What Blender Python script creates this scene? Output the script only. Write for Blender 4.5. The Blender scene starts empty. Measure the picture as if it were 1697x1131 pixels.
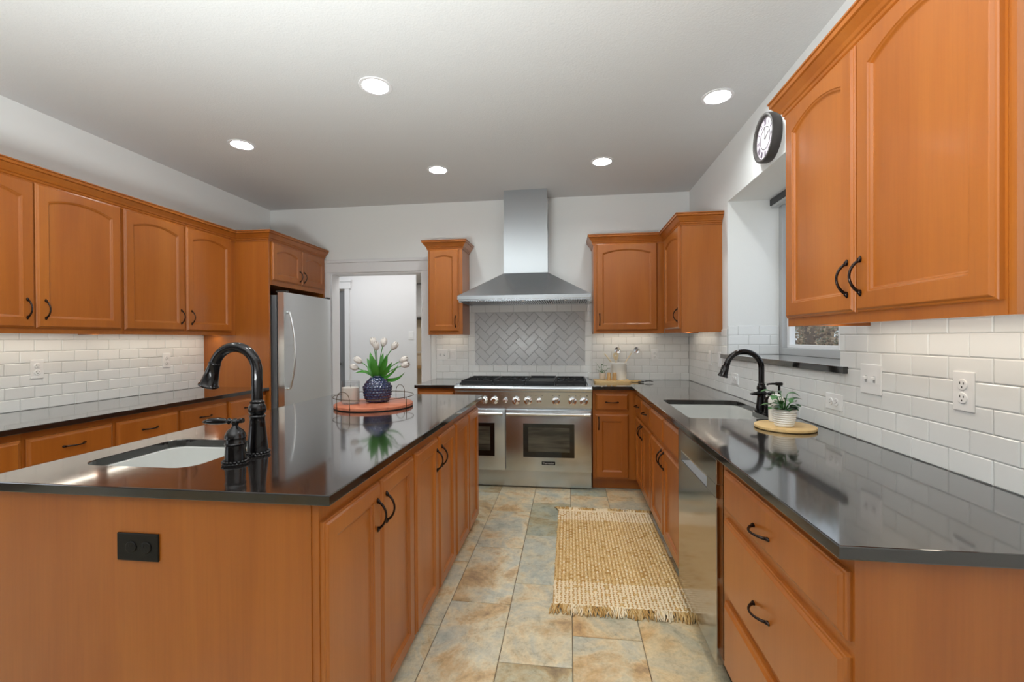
import bpy, bmesh, math, random
from mathutils import Vector, Matrix
random.seed(7)
PI = math.pi
SC = bpy.context.scene
COL = SC.collection

# ------------------------------------------------------------------ camera
F_PX, YAW, PITCH, ROLL, CAM_H = 734.04, .1276, -.0054, .0055, 1.3315
def _cam_vec(xr, yup, zf):
    zc = zf*math.cos(PITCH) - yup*math.sin(PITCH)
    yu = zf*math.sin(PITCH) + yup*math.cos(PITCH)
    return Vector((xr*math.cos(YAW) - zc*math.sin(YAW), xr*math.sin(YAW) + zc*math.cos(YAW), yu))
_c, _s = math.cos(ROLL), math.sin(ROLL)
R_, U_, B_ = _cam_vec(_c, -_s, 0), _cam_vec(_s, _c, 0), -_cam_vec(0, 0, 1)
cam_d = bpy.data.cameras.new('camera'); cam = bpy.data.objects.new('camera', cam_d); COL.objects.link(cam)
cam_d.sensor_width = 36; cam_d.lens = F_PX*36/1697; cam_d.clip_start = .02
cam.matrix_world = Matrix(((R_.x, U_.x, B_.x, 0), (R_.y, U_.y, B_.y, 0), (R_.z, U_.z, B_.z, CAM_H), (0, 0, 0, 1)))
SC.camera = cam

# ------------------------------------------------------------------ light, exposure
SC.view_settings.view_transform = 'Standard'
SC.view_settings.look = 'None'
SC.view_settings.gamma = 1
SC.view_settings.use_curve_mapping = False
SC.view_settings.exposure = -0.02
world = bpy.data.worlds.new('world'); SC.world = world; world.use_nodes = True
wb = world.node_tree.nodes['Background']
wb.inputs[0].default_value = (.80, .90, 1.0, 1); wb.inputs[1].default_value = 1.5

CAN_STRENGTH = 160
def area(name, loc, rot, sx, sy, power, color=(1, 1, 1), spread=PI):
    d = bpy.data.lights.new(name, 'AREA'); d.shape = 'RECTANGLE'; d.size = sx; d.size_y = sy
    d.energy = power; d.color = color; d.spread = spread
    o = bpy.data.objects.new(name, d); COL.objects.link(o); o.location = loc; o.rotation_euler = rot
    return o
# daylight through the side window of the room behind the camera
area('daylight_left', (-5.3, -1.4, 1.4), (PI/2, 0, -PI/2), 2.2, 1.8, 16, (.95, .98, 1))
# added fill aimed upwards to brighten the ceiling, standing in for a flash
area('ceiling_fill', (-.9, -.1, 1.1), (PI, 0, 0), 1.0, 1.0, 158, (.94, .985, .985))
# warm strips fixed under the wall cabinets
WARM = (1, .90, .74)
area('strip_left', (-3.12, 2.65, 1.388), (0, 0, 0), .03, 1.86, 2.6, WARM)
area('strip_back', (.55, 4.42, 1.388), (0, 0, 0), .55, .03, .5, WARM)
area('strip_corner', (1.08, 4.0, 1.388), (0, 0, 0), .03, .6, .5, WARM)
area('strip_back_small', (-1.2, 4.42, 1.388), (0, 0, 0), .25, .03, .22, WARM)
area('strip_right', (1.04, 1.45, 1.388), (0, 0, 0), .05, .84, 1.1, WARM)
# unseen fill added to light the hall; ceiling lamp of the room beyond
area('hall_fill', (-2.3, 5.05, 2.42), (0, 0, 0), 1.6, .5, 10, (1, .98, .95))
area('back_room_lamp', (-2.7, 7.3, 2.43), (0, 0, 0), .6, .6, 14, (1, .97, .92))

# ------------------------------------------------------------------ materials
def lin(r, g, b):
    f = lambda c: (c/255/12.92) if c/255 <= .04045 else ((c/255+.055)/1.055)**2.4
    return (f(r), f(g), f(b), 1)
def new_mat(name):
    m = bpy.data.materials.new(name); m.use_nodes = True
    return m, m.node_tree, m.node_tree.nodes['Principled BSDF']
def plain(name, col, rough=.5, metal=0, spec=.5, bump=0, bscale=200, coat=0, **kw):
    m, t, p = new_mat(name)
    p.inputs['Base Color'].default_value = col; p.inputs['Roughness'].default_value = rough
    p.inputs['Metallic'].default_value = metal; p.inputs['Specular IOR Level'].default_value = spec
    p.inputs['Coat Weight'].default_value = coat
    for k, v in kw.items(): p.inputs[k.replace('_', ' ')].default_value = v
    if bump:
        n = t.nodes.new('ShaderNodeTexNoise'); n.inputs['Scale'].default_value = bscale; n.inputs['Detail'].default_value = 3
        g = t.nodes.new('ShaderNodeNewGeometry'); t.links.new(g.outputs['Position'], n.inputs['Vector'])
        b = t.nodes.new('ShaderNodeBump'); b.inputs['Strength'].default_value = bump; b.inputs['Distance'].default_value = .004
        t.links.new(n.outputs['Fac'], b.inputs['Height']); t.links.new(b.outputs['Normal'], p.inputs['Normal'])
    return m
def ramp(t, stops):
    r = t.nodes.new('ShaderNodeValToRGB'); e = r.color_ramp.elements
    e[0].position, e[0].color = stops[0]; e[1].position, e[1].color = stops[-1]
    for p, c in stops[1:-1]:
        x = e.new(p); x.color = c
    return r
def mapping(t, src, scale=(1, 1, 1)):
    mp = t.nodes.new('ShaderNodeMapping'); mp.inputs['Scale'].default_value = scale
    t.links.new(src, mp.inputs['Vector']); return mp.outputs['Vector']
def noise(t, vec, scale, detail=4, rough=.5, dist=0, w=None):
    n = t.nodes.new('ShaderNodeTexNoise')
    n.inputs['Scale'].default_value = scale; n.inputs['Detail'].default_value = detail
    n.inputs['Roughness'].default_value = rough; n.inputs['Distortion'].default_value = dist
    if w is not None:
        n.noise_dimensions = '4D'; t.links.new(w, n.inputs['W'])
    if vec is not None: t.links.new(vec, n.inputs['Vector'])
    return n.outputs['Fac']
def mixc(t, fac, a, b, blend='MIX'):
    m = t.nodes.new('ShaderNodeMix'); m.data_type = 'RGBA'; m.blend_type = blend
    for s, v in ((m.inputs[0], fac), (m.inputs[6], a), (m.inputs[7], b)):
        if hasattr(v, 'links'): t.links.new(v, s)
        else: s.default_value = v
    return m.outputs[2]

def wood_mat(name, dark, mid, light, rough=.3, scale=(9, 9, .55), fine=.5, coat=.25, along_x=False):
    m, t, p = new_mat(name)
    g = t.nodes.new('ShaderNodeNewGeometry'); oi = t.nodes.new('ShaderNodeObjectInfo')
    sc = (scale[2], scale[1], scale[0]) if along_x else scale
    v = mapping(t, g.outputs['Position'], sc)
    mw = t.nodes.new('ShaderNodeMath'); mw.operation = 'MULTIPLY'; mw.inputs[1].default_value = 37.0
    t.links.new(oi.outputs['Random'], mw.inputs[0])
    n1 = noise(t, v, 1.0, 5, .55, .6, mw.outputs[0])
    v2 = mapping(t, g.outputs['Position'], (sc[0]*22, sc[1]*22, sc[2]*6) if not along_x else (sc[0]*6, sc[1]*22, sc[2]*22))
    n2 = noise(t, v2, 1.0, 3, .6)
    r1 = ramp(t, [(.25, dark), (.5, mid), (.78, light)]); t.links.new(n1, r1.inputs[0])
    r2 = ramp(t, [(.3, (1-fine*.35, 1-fine*.35, 1-fine*.35, 1)), (.6, (1, 1, 1, 1))]); t.links.new(n2, r2.inputs[0])
    c = mixc(t, 1.0, r1.outputs[0], r2.outputs[0], 'MULTIPLY')
    hv = t.nodes.new('ShaderNodeHueSaturation')
    mr = t.nodes.new('ShaderNodeMapRange'); mr.inputs[3].default_value = .93; mr.inputs[4].default_value = 1.06
    t.links.new(oi.outputs['Random'], mr.inputs[0]); t.links.new(mr.outputs[0], hv.inputs['Value'])
    t.links.new(c, hv.inputs['Color']); t.links.new(hv.outputs[0], p.inputs['Base Color'])
    p.inputs['Roughness'].default_value = rough; p.inputs['Coat Weight'].default_value = coat; p.inputs['Coat Roughness'].default_value = .18
    return m

M = {}
M['wood'] = wood_mat('maple_stain', lin(155, 84, 24), lin(168, 95, 31), lin(180, 107, 39), .32, (6, 6, .6), .19, .3)
M['bamboo'] = wood_mat('bamboo', lin(196, 158, 98), lin(222, 186, 128), lin(236, 206, 152), .45, (5, 40, 40), .3, 0, False)
M['redwood'] = wood_mat('acacia', lin(150, 78, 52), lin(186, 106, 76), lin(205, 132, 98), .4, (4, 30, 30), .4, .1)
M['palewood'] = wood_mat('pale_wood', lin(214, 190, 150), lin(232, 214, 178), lin(240, 226, 196), .5, (30, 30, 6), .2, 0)
M['cork'] = wood_mat('turned_oak', lin(176, 134, 84), lin(204, 164, 112), lin(216, 180, 128), .55, (30, 30, 8), .3, 0)
M['wall'] = plain('wall_paint', lin(238, 239, 238), .75, bump=.12, bscale=160)
M['ceil'] = plain('ceiling_paint', lin(214, 215, 215), .85, bump=.35, bscale=110)
M['white'] = plain('trim_white', lin(232, 232, 234), .4)
M['greige'] = plain('greige_paint', lin(120, 112, 104), .8)  # dark tone for unseen walls, picked to cut bounced light and reflections
M['cream'] = plain('cream_paint', lin(236, 220, 196), .7)
M['plate'] = plain('white_plastic', lin(242, 242, 242), .28)
M['slot'] = plain('dark_slot', lin(60, 58, 56), .5)
M['porcelain'] = plain('porcelain', lin(198, 198, 194), .12, coat=.4)
M['ceramic'] = plain('matte_ceramic', lin(238, 236, 230), .4)
M['beigeceramic'] = plain('beige_ceramic', lin(214, 200, 182), .5)
M['bronze'] = plain('oiled_bronze', lin(25, 22, 23), .22, .7, .6, coat=.35)
M['pull'] = plain('bronze_pull', lin(52, 42, 39), .24, .85)
M['copper'] = plain('rubbed_copper_edge', lin(150, 104, 84), .35, .9)
M['black'] = plain('black_plastic', lin(15, 13, 12), .35, 0, .3)
M['iron'] = plain('cast_iron', lin(34, 34, 36), .55, .3)
M['griddle'] = plain('griddle_plate', lin(46, 47, 50), .45, .5)
M['chrome'] = plain('chrome', (.85, .85, .86, 1), .08, 1)
M['void'] = plain('dark_gap', lin(22, 20, 20), .8)
M['greydoor'] = plain('grey_paint', lin(128, 128, 130), .5)
M['vinyl'] = plain('grey_vinyl', lin(186, 188, 190), .4)
M['shade'] = plain('charcoal_shade', lin(62, 62, 64), .5)
M['clockrim'] = plain('charcoal_clock_rim', lin(66, 62, 60), .55, .2)
M['clockface'] = plain('clock_face', lin(204, 196, 203), .6)
M['clockink'] = plain('clock_ink', lin(128, 116, 130), .6)
M['brass'] = plain('antique_wire', lin(96, 80, 62), .35, .9)
M['wax'] = plain('candle_wax', lin(216, 208, 198), .5, Subsurface_Weight=.0)
M['soil'] = plain('soil', lin(60, 44, 32), .9)
M['leaf'] = plain('leaf_green', lin(60, 112, 52), .4)
M['leafdark'] = plain('leaf_dark', lin(44, 84, 44), .4)
M['tulipleaf'] = plain('tulip_leaf', lin(56, 122, 32), .4)
M['tulip'] = plain('tulip_petal', lin(206, 197, 190), .6)
M['jute'] = plain('jute', lin(218, 186, 132), .9)
M['jutedark'] = plain('jute_dark', lin(192, 150, 88), .9)
M['jute_light'] = plain('jute_light', lin(236, 212, 168), .9)
M['cream_yarn'] = plain('cream_yarn', lin(240, 222, 190), .9)
M['ink'] = plain('panel_ink', lin(70, 70, 74), .5)
M['badgetext'] = plain('badge_text', lin(205, 205, 205), .4)
M['bark'] = plain('bark', lin(120, 96, 76), .9, bump=.8, bscale=20)
M['brownleaf'] = plain('dry_leaf', lin(180, 154, 124), .8)
M['greenleaf'] = plain('fir_leaf', lin(116, 122, 88), .8)
M['ground'] = plain('ground', lin(140, 124, 96), .95, bump=.6, bscale=8)
M['grout'] = plain('floor_grout', lin(120, 104, 82), .9)
M['tilegroutgrey'] = plain('grey_wall_grout', lin(150, 151, 153), .8)
M['tilegrout'] = plain('wall_grout', lin(196, 196, 194), .8)

def steel_mat(name, col, rough, axis):
    m, t, p = new_mat(name)
    g = t.nodes.new('ShaderNodeNewGeometry')
    p.inputs['Roughness'].default_value = rough
    w = noise(t, mapping(t, g.outputs['Position'], (2.2, 2.2, .5)), 1, 2, .4)
    b = t.nodes.new('ShaderNodeBump'); b.inputs['Strength'].default_value = .12; b.inputs['Distance'].default_value = .02
    t.links.new(w, b.inputs['Height']); t.links.new(b.outputs['Normal'], p.inputs['Normal'])
    p.inputs['Base Color'].default_value = col; p.inputs['Metallic'].default_value = 1
    return m
M['steel'] = steel_mat('brushed_steel', lin(198, 203, 208), .27, 0)
M['steel_v'] = steel_mat('brushed_steel_fridge', lin(228, 232, 234), .3, 2)
M['steel_dw'] = steel_mat('brushed_steel_dishwasher', lin(182, 180, 178), .13, 1)
M['steel_side'] = plain('grey_enamel', lin(128, 130, 134), .4, .3)

def quartz():
    m, t, p = new_mat('dark_quartz')
    g = t.nodes.new('ShaderNodeNewGeometry')
    n = noise(t, g.outputs['Position'], 420, 2, .6)
    big = noise(t, g.outputs['Position'], 5, 5, .65, .8)
    r = ramp(t, [(.62, lin(26, 23, 22)), (.80, lin(66, 60, 56))]); t.links.new(n, r.inputs[0])
    r2 = ramp(t, [(.35, (.8, .8, .8, 1)), (.7, (1.15, 1.12, 1.1, 1))]); t.links.new(big, r2.inputs[0])
    t.links.new(mixc(t, 1, r.outputs[0], r2.outputs[0], 'MULTIPLY'), p.inputs['Base Color'])
    p.inputs['IOR'].default_value = 1.6; p.inputs['Coat Weight'].default_value = .9; p.inputs['Coat IOR'].default_value = 1.5; p.inputs['Coat Roughness'].default_value = .06
    rr = t.nodes.new('ShaderNodeMapRange'); rr.inputs[3].default_value = .08; rr.inputs[4].default_value = .14
    t.links.new(big, rr.inputs[0]); t.links.new(rr.outputs[0], p.inputs['Roughness'])
    return m
M['quartz'] = quartz()

def glaze_tile(name, c0, c1):
    m, t, p = new_mat(name)
    g = t.nodes.new('ShaderNodeNewGeometry')
    r = ramp(t, [(0, c0), (1, c1)]); t.links.new(g.outputs['Random Per Island'], r.inputs[0])
    t.links.new(r.outputs[0], p.inputs['Base Color'])
    p.inputs['Roughness'].default_value = .16
    n = noise(t, g.outputs['Position'], 22, 2, .5)
    b = t.nodes.new('ShaderNodeBump'); b.inputs['Strength'].default_value = .10; b.inputs['Distance'].default_value = .006
    t.links.new(n, b.inputs['Height']); t.links.new(b.outputs['Normal'], p.inputs['Normal'])
    return m
M['tile'] = glaze_tile('glazed_subway_tile', lin(234, 235, 234), lin(240, 241, 240))
M['tileshade'] = glaze_tile('glazed_tile_hood_shade', lin(204, 206, 208), lin(216, 218, 220))  # greyer copy of the tile; shade under the hood is in its colour

def slate():
    m, t, p = new_mat('slate_tile')
    g = t.nodes.new('ShaderNodeNewGeometry')
    mw = t.nodes.new('ShaderNodeMath'); mw.operation = 'MULTIPLY'; mw.inputs[1].default_value = 53.0
    t.links.new(g.outputs['Random Per Island'], mw.inputs[0])
    W = mw.outputs[0]
    n1 = noise(t, g.outputs['Position'], 3.6, 8, .66, .7, W)
    n2 = noise(t, g.outputs['Position'], 11, 9, .72, .4, W)
    n3 = noise(t, g.outputs['Position'], 60, 4, .7)
    r1 = ramp(t, [(.33, lin(174, 180, 172)), (.44, lin(200, 197, 182)), (.52, lin(220, 207, 178)), (.6, lin(206, 176, 134)), (.7, lin(156, 130, 104))])
    t.links.new(n1, r1.inputs[0])
    r2 = ramp(t, [(.3, (.58, .56, .52, 1)), (.45, (.92, .92, .9, 1)), (.7, (1.12, 1.12, 1.1, 1))]); t.links.new(n2, r2.inputs[0])
    r3 = ramp(t, [(.3, (.86, .86, .86, 1)), (.6, (1, 1, 1, 1))]); t.links.new(n3, r3.inputs[0])
    n4 = noise(t, g.outputs['Position'], 26, 10, .78, .3, W)
    r5 = ramp(t, [(.36, (.72, .70, .66, 1)), (.47, (1, 1, 1, 1)), (.62, (1.1, 1.1, 1.1, 1))]); t.links.new(n4, r5.inputs[0])
    c = mixc(t, 1, r1.outputs[0], r2.outputs[0], 'MULTIPLY'); c = mixc(t, .85, c, r5.outputs[0], 'MULTIPLY'); c = mixc(t, 1, c, r3.outputs[0], 'MULTIPLY')
    # each tile leans to grey or to tan
    r4 = ramp(t, [(0, lin(196, 208, 206)), (.4, (1, 1, 1, 1)), (1, lin(255, 236, 208))])
    sh = t.nodes.new('ShaderNodeMath'); sh.operation = 'FRACT'; t.links.new(W, sh.inputs[0])
    t.links.new(sh.outputs[0], r4.inputs[0])
    c = mixc(t, .8, c, r4.outputs[0], 'MULTIPLY')
    t.links.new(c, p.inputs['Base Color']); p.inputs['Roughness'].default_value = .38
    b = t.nodes.new('ShaderNodeBump'); b.inputs['Strength'].default_value = .3; b.inputs['Distance'].default_value = .004
    t.links.new(n2, b.inputs['Height']); t.links.new(b.outputs['Normal'], p.inputs['Normal'])
    return m
M['slate'] = slate()

def glass_mat(name, tint=(1, 1, 1, 1), refl=.09):
    m, t, p = new_mat(name)
    t.nodes.remove(p); out = t.nodes['Material Output']
    tr = t.nodes.new('ShaderNodeBsdfTransparent'); tr.inputs[0].default_value = tint
    gl = t.nodes.new('ShaderNodeBsdfGlossy'); gl.inputs['Roughness'].default_value = .03
    lw = t.nodes.new('ShaderNodeLayerWeight'); lw.inputs[0].default_value = .5
    pw = t.nodes.new('ShaderNodeMath'); pw.operation = 'POWER'; pw.inputs[1].default_value = 4
    t.links.new(lw.outputs['Facing'], pw.inputs[0])
    fr = t.nodes.new('ShaderNodeMapRange'); fr.inputs[3].default_value = .04; fr.inputs[4].default_value = .55; t.links.new(pw.outputs[0], fr.inputs[0])
    mx = t.nodes.new('ShaderNodeMixShader')
    t.links.new(fr.outputs[0], mx.inputs[0]); t.links.new(tr.outputs[0], mx.inputs[1]); t.links.new(gl.outputs[0], mx.inputs[2])
    t.links.new(mx.outputs[0], out.inputs[0])
    return m
M['glass'] = glass_mat('clear_glass')
M['jarglass'] = glass_mat('jar_glass', (.95, .95, .95, 1))
M['ovenglass'] = plain('oven_glass', lin(14, 14, 14), .06, 0, .6)
def oven_inner():
    m, t, p = new_mat('oven_window'); g = t.nodes.new('ShaderNodeNewGeometry')
    n = noise(t, mapping(t, g.outputs['Position'], (3, 3, 26)), 1, 2, .5)
    r = ramp(t, [(.35, lin(52, 50, 44)), (.7, lin(92, 88, 76))]); t.links.new(n, r.inputs[0])
    t.links.new(r.outputs[0], p.inputs['Base Color']); p.inputs['Roughness'].default_value = .08
    return m
M['ovenwin'] = oven_inner()
def navy():
    m, t, p = new_mat('navy_glaze')
    p.inputs['Base Color'].default_value = lin(15, 30, 68); p.inputs['Roughness'].default_value = .12; p.inputs['Coat Weight'].default_value = .6
    return m
M['navy'] = navy()
def emit(name, col, st):
    m, t, p = new_mat(name)
    p.inputs['Base Color'].default_value = (1, 1, 1, 1); p.inputs['Emission Color'].default_value = col; p.inputs['Emission Strength'].default_value = st
    return m
M['lamp'] = emit('lamp_lens', (.94, .985, .97, 1), CAN_STRENGTH)

# ------------------------------------------------------------------ mesh helpers
class MB:
    def __init__(s): s.bm = bmesh.new()
    def quad(s, vs, mi=0, smooth=False):
        f = s.bm.faces.new([s.bm.verts.new(v) for v in vs]); f.material_index = mi; f.smooth = smooth; return f
    def box(s, x0, x1, y0, y1, z0, z1, b=0, mi=0, seg=2):
        x0, x1 = min(x0, x1), max(x0, x1); y0, y1 = min(y0, y1), max(y0, y1); z0, z1 = min(z0, z1), max(z0, z1)
        v = [s.bm.verts.new(p) for p in ((x0,y0,z0),(x1,y0,z0),(x1,y1,z0),(x0,y1,z0),(x0,y0,z1),(x1,y0,z1),(x1,y1,z1),(x0,y1,z1))]
        fs = [s.bm.faces.new([v[i] for i in q]) for q in ((0,3,2,1),(4,5,6,7),(0,1,5,4),(1,2,6,5),(2,3,7,6),(3,0,4,7))]
        for f in fs: f.material_index = mi
        if b:
            es = list({e for f in fs for e in f.edges})
            r = bmesh.ops.bevel(s.bm, geom=es, offset=b, segments=seg, profile=.5, affect='EDGES', clamp_overlap=True)
            for f in r['faces']: f.material_index = mi
        return s
    def rings(s, rings, cap0=True, cap1=True, closed=True, mi=0, smooth=False):
        vs = [[s.bm.verts.new(p) for p in r] for r in rings]
        n = len(vs[0])
        for a, b in zip(vs, vs[1:]):
            for i in range(n if closed else n-1):
                j = (i+1) % n
                try:
                    f = s.bm.faces.new((a[i], a[j], b[j], b[i])); f.material_index = mi; f.smooth = smooth
                except ValueError: pass
        if cap0:
            f = s.bm.faces.new(vs[0][::-1]); f.material_index = mi
        if cap1:
            f = s.bm.faces.new(vs[-1]); f.material_index = mi
        return s
    def lathe(s, prof, c=(0, 0, 0), n=32, mat=None, mi=0, cap=True, fn=None):
        rs = []
        for r, z in prof:
            ring = []
            for i in range(n):
                a = 2*PI*i/n; rr = r if fn is None else fn(r, z, a)
                p = Vector((rr*math.cos(a), rr*math.sin(a), z))
                if mat: p = mat @ p
                ring.append(p + Vector(c))
            rs.append(ring)
        return s.rings(rs, cap, cap, True, mi, True)
    def tube(s, pts, r, n=10, mi=0, flat=1.0):
        pts = [Vector(p) for p in pts]
        rr = r if isinstance(r, (list, tuple)) else [r]*len(pts)
        t0 = (pts[1]-pts[0]).normalized()
        up = Vector((0, 0, 1)) if abs(t0.z) < .9 else Vector((1, 0, 0))
        nrm = t0.cross(up).normalized()
        rs = []
        for i, p in enumerate(pts):
            t = (pts[min(i+1, len(pts)-1)] - pts[max(i-1, 0)]).normalized()
            nrm = (nrm - t*nrm.dot(t)).normalized(); bi = t.cross(nrm)
            rs.append([p + (nrm*math.cos(2*PI*k/n)*flat + bi*math.sin(2*PI*k/n))*rr[i] for k in range(n)])
        return s.rings(rs, True, True, True, mi, True)
    def prism(s, poly, z0, z1, mi=0):      # vertical extrusion of a 2-D polygon
        return s.rings([[Vector((x, y, z0)) for x, y in poly], [Vector((x, y, z1)) for x, y in poly]], mi=mi)
    def sphere(s, c, rx, ry, rz, u=14, v=8, mi=0, mat=None):
        prof = []
        rs = []
        for j in range(v+1):
            a = -PI/2 + PI*(j+.0)/v
            a = max(-PI/2+.04, min(PI/2-.04, a))
            ring = []
            for i in range(u):
                b = 2*PI*i/u
                p = Vector((rx*math.cos(a)*math.cos(b), ry*math.cos(a)*math.sin(b), rz*math.sin(a)))
                if mat: p = mat @ p
                ring.append(p+Vector(c))
            rs.append(ring)
        return s.rings(rs, True, True, True, mi, True)
    def build(s, name, mats, parent=None, smooth=None):
        bmesh.ops.recalc_face_normals(s.bm, faces=s.bm.faces)
        me = bpy.data.meshes.new(name); s.bm.to_mesh(me); s.bm.free()
        for m in (mats if isinstance(mats, (list, tuple)) else [mats]): me.materials.append(m)
        if smooth:
            for p in me.polygons: p.use_smooth = True
            me.set_sharp_from_angle(angle=math.radians(smooth))
        o = bpy.data.objects.new(name, me); COL.objects.link(o)
        if parent: o.parent = parent
        return o
def tag(o, label, cat, group=None, kind=None):
    o['label'] = label; o['category'] = cat
    if group: o['group'] = group
    if kind: o['kind'] = kind
    return o
def thing(name, label, cat, loc=(0, 0, 0), rot=0, group=None):
    o = bpy.data.objects.new(name, None); COL.objects.link(o); o.empty_display_size = .05
    o.location = loc; o.rotation_euler = (0, 0, rot)
    return tag(o, label, cat, group)
def struct(o, label=None):
    o['kind'] = 'structure'
    if label: o['label'] = label
    return o
def copy_tree(o, parent=None):
    c = o.copy(); COL.objects.link(c)
    if parent: c.parent = parent
    for ch in list(o.children): copy_tree(ch, c)
    return c
LEFT, BACK, RIGHT = PI/2, 0, -PI/2     # which way a front built facing -y is turned

# ------------------------------------------------------------------ room numbers
XR, XL, YB, HC = 1.175, -3.263, 4.522, 2.761
YREAR, XLL = -3.2, -5.4
CT, SL = .914, .03
WT = .155

# ------------------------------------------------------------------ setting
b = MB()
b.box(XLL, 1.9, YREAR, 9.2, -.06, -.006, mi=0)
bm = b.bm
def floor_tile(x0, x1, y0, y1):
    g = .0035; c = .003
    x0 += g/2; x1 -= g/2; y0 += g/2; y1 -= g/2
    if x1-x0 < .02 or y1-y0 < .02: return
    b.rings([[Vector((x0, y0, -.006)), Vector((x1, y0, -.006)), Vector((x1, y1, -.006)), Vector((x0, y1, -.006))],
             [Vector((x0, y0, -.0015)), Vector((x1, y0, -.0015)), Vector((x1, y1, -.0015)), Vector((x0, y1, -.0015))],
             [Vector((x0+c, y0+c, 0)), Vector((x1-c, y0+c, 0)), Vector((x1-c, y1-c, 0)), Vector((x0+c, y1-c, 0))]], False, True, mi=1)
for ci in range(-16, 6):
    x0 = .0095 + ci*.3048
    off = 1.795 + (ci+1)*.198
    k0 = math.floor((-3.2-off)/.594)
    for k in range(k0, k0+22):
        y0 = off + k*.594
        if x0 < XLL-.1 or x0 > XR: continue
        floor_tile(max(x0, XLL), min(x0+.3048, XR+.02), max(y0, YREAR), min(y0+.594, 9.1))
struct(b.build('floor', [M['grout'], M['slate']]))

CANS = [(-1.074, 2.386), (.881, 2.768), (-2.364, 2.970), (-1.088, 3.637), (.274, 3.651), (-1.07, 1.1), (.35, 1.45), (-2.36, 1.3)]
b = MB(); bm = b.bm; es = []
for loop in [[(XLL, YREAR-.2), (1.9, YREAR-.2), (1.9, YB+.001), (XLL, YB+.001)]]+[[(x+.0735*math.cos(2*PI*k/32), y+.0735*math.sin(2*PI*k/32)) for k in range(32)] for x, y in CANS]:
    vs = [bm.verts.new((x, y, HC)) for x, y in loop]; es += [bm.edges.new((vs[i], vs[(i+1) % len(vs)])) for i in range(len(vs))]
bmesh.ops.triangle_fill(bm, use_beauty=True, use_dissolve=False, edges=es)
ex = bmesh.ops.extrude_face_region(bm, geom=list(bm.faces))
for v in [g for g in ex['geom'] if isinstance(g, bmesh.types.BMVert)]: v.co.z = HC+.12
struct(b.build('ceiling', M['ceil']))
# back wall with the doorway
DX0, DX1, DZ = -2.56, -1.53, 2.052
b = MB()
b.box(XL-.2, DX0, YB, YB+WT, 0, HC); b.box(DX1, 1.9, YB, YB+WT, 0, HC); b.box(DX0, DX1, YB, YB+WT, DZ, HC)
struct(b.build('wall_back', M['wall']))
b = MB(); b.box(XL-.15, XL, 1.0, YB, 0, HC)
struct(b.build('wall_left', M['wall']))
b = MB()
b.box(XLL-.15, XLL, YREAR, 1.15, 0, .5); b.box(XLL-.15, XLL, YREAR, 1.15, 2.3, HC)
b.box(XLL-.15, XLL, YREAR, -2.5, .5, 2.3); b.box(XLL-.15, XLL, -.3, 1.15, .5, 2.3)
b.box(XLL, XL-.15, 1.0, 1.15, 0, HC)
struct(b.build('wall_far_left', M['greige']))
b = MB()
b.box(XLL, 1.9, YREAR-.15, YREAR, 0, HC)
struct(b.build('wall_rear', M['greige']))
# right wall with the deep window recess
RY0, RY1, RZ0, RZ1, RX = 2.09, 3.475, 1.174, 2.34, 1.53
b = MB()
b.box(XR, 1.64, YREAR, RY0, 0, HC); b.box(XR, 1.64, RY1, YB, 0, HC)
b.box(XR, 1.64, RY0, RY1, 0, RZ0); b.box(XR, 1.64, RY0, RY1, RZ1, HC)
struct(b.build('wall_right', M['wall']))

# doorway casing
b = MB()
cy = YB-.018
b.box(DX0-.09, DX0, cy, YB, 0, DZ, .003); b.box(DX1, DX1+.09, cy, YB, 0, DZ, .003)
b.box(DX0-.12, DX1+.12, cy-.004, YB, DZ, DZ+.105, .003)
b.box(DX0-.13, DX1+.13, cy-.018, YB, DZ+.105, DZ+.137, .006)
b.box(DX0-.005, DX0+.016, YB, YB+WT, 0, DZ); b.box(DX1-.016, DX1+.005, YB, YB+WT, 0, DZ); b.box(DX0+.016, DX1-.016, YB, YB+WT, DZ-.016, DZ+.005)
struct(b.build('trim_1', M['white']), 'white doorway casing in the back wall')

# hall and the room beyond
b = MB()
b.box(-3.0, -2.018, 5.7, 5.725, 0, 2.45); b.box(-4.4, -3.0, 5.7, 5.82, 2.02, 2.45); b.box(-4.4, -3.9, 5.7, 5.82, 0, 2.02)
struct(b.build('wall_hall', M['white']))
b = MB(); b.box(-4.5, 1.9, YB+WT, 9.2, 2.45, 2.55)
struct(b.build('ceiling_hall', M['white']))
b = MB(); b.box(-4.5, 1.0, 8.9, 9.0, 0, 2.45)
struct(b.build('wall_far', M['cream']))
b = MB(); b.box(-4.5, -4.4, YB+WT, 9.0, 0, 2.45); b.box(-1.2, -1.1, YB+WT, 9.0, 0, 2.45)
struct(b.build('wall_hall_side', M['white']))
b = MB()
b.box(-3.02, -2.955, 5.68, 5.70, 0, 2.02, .002); b.box(-3.95, -2.93, 5.672, 5.70, 2.02, 2.115, .002); b.box(-3.96, -2.92, 5.66, 5.70, 2.115, 2.14, .003)
struct(b.build('trim_2', M['white']), 'white casing of the hall door')
b = MB(); b.box(-3.9, -3.045, 5.74, 5.775, .01, 2.0, .002); b.box(-3.045, -3.02, 5.70, 5.80, .0, 2.0, .002)
d = struct(b.build('door_1', M['greydoor']), 'grey door seen edge on in the hall')
b = MB(); b.lathe([(.006, 0), (.006, .03), (.024, .035), (.026, .05), (.012, .06)], (-3.11, 5.74, 1.0), 16, Matrix.Rotation(PI/2, 3, 'X')); b.build('door_handle', M['slot'], d)

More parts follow.
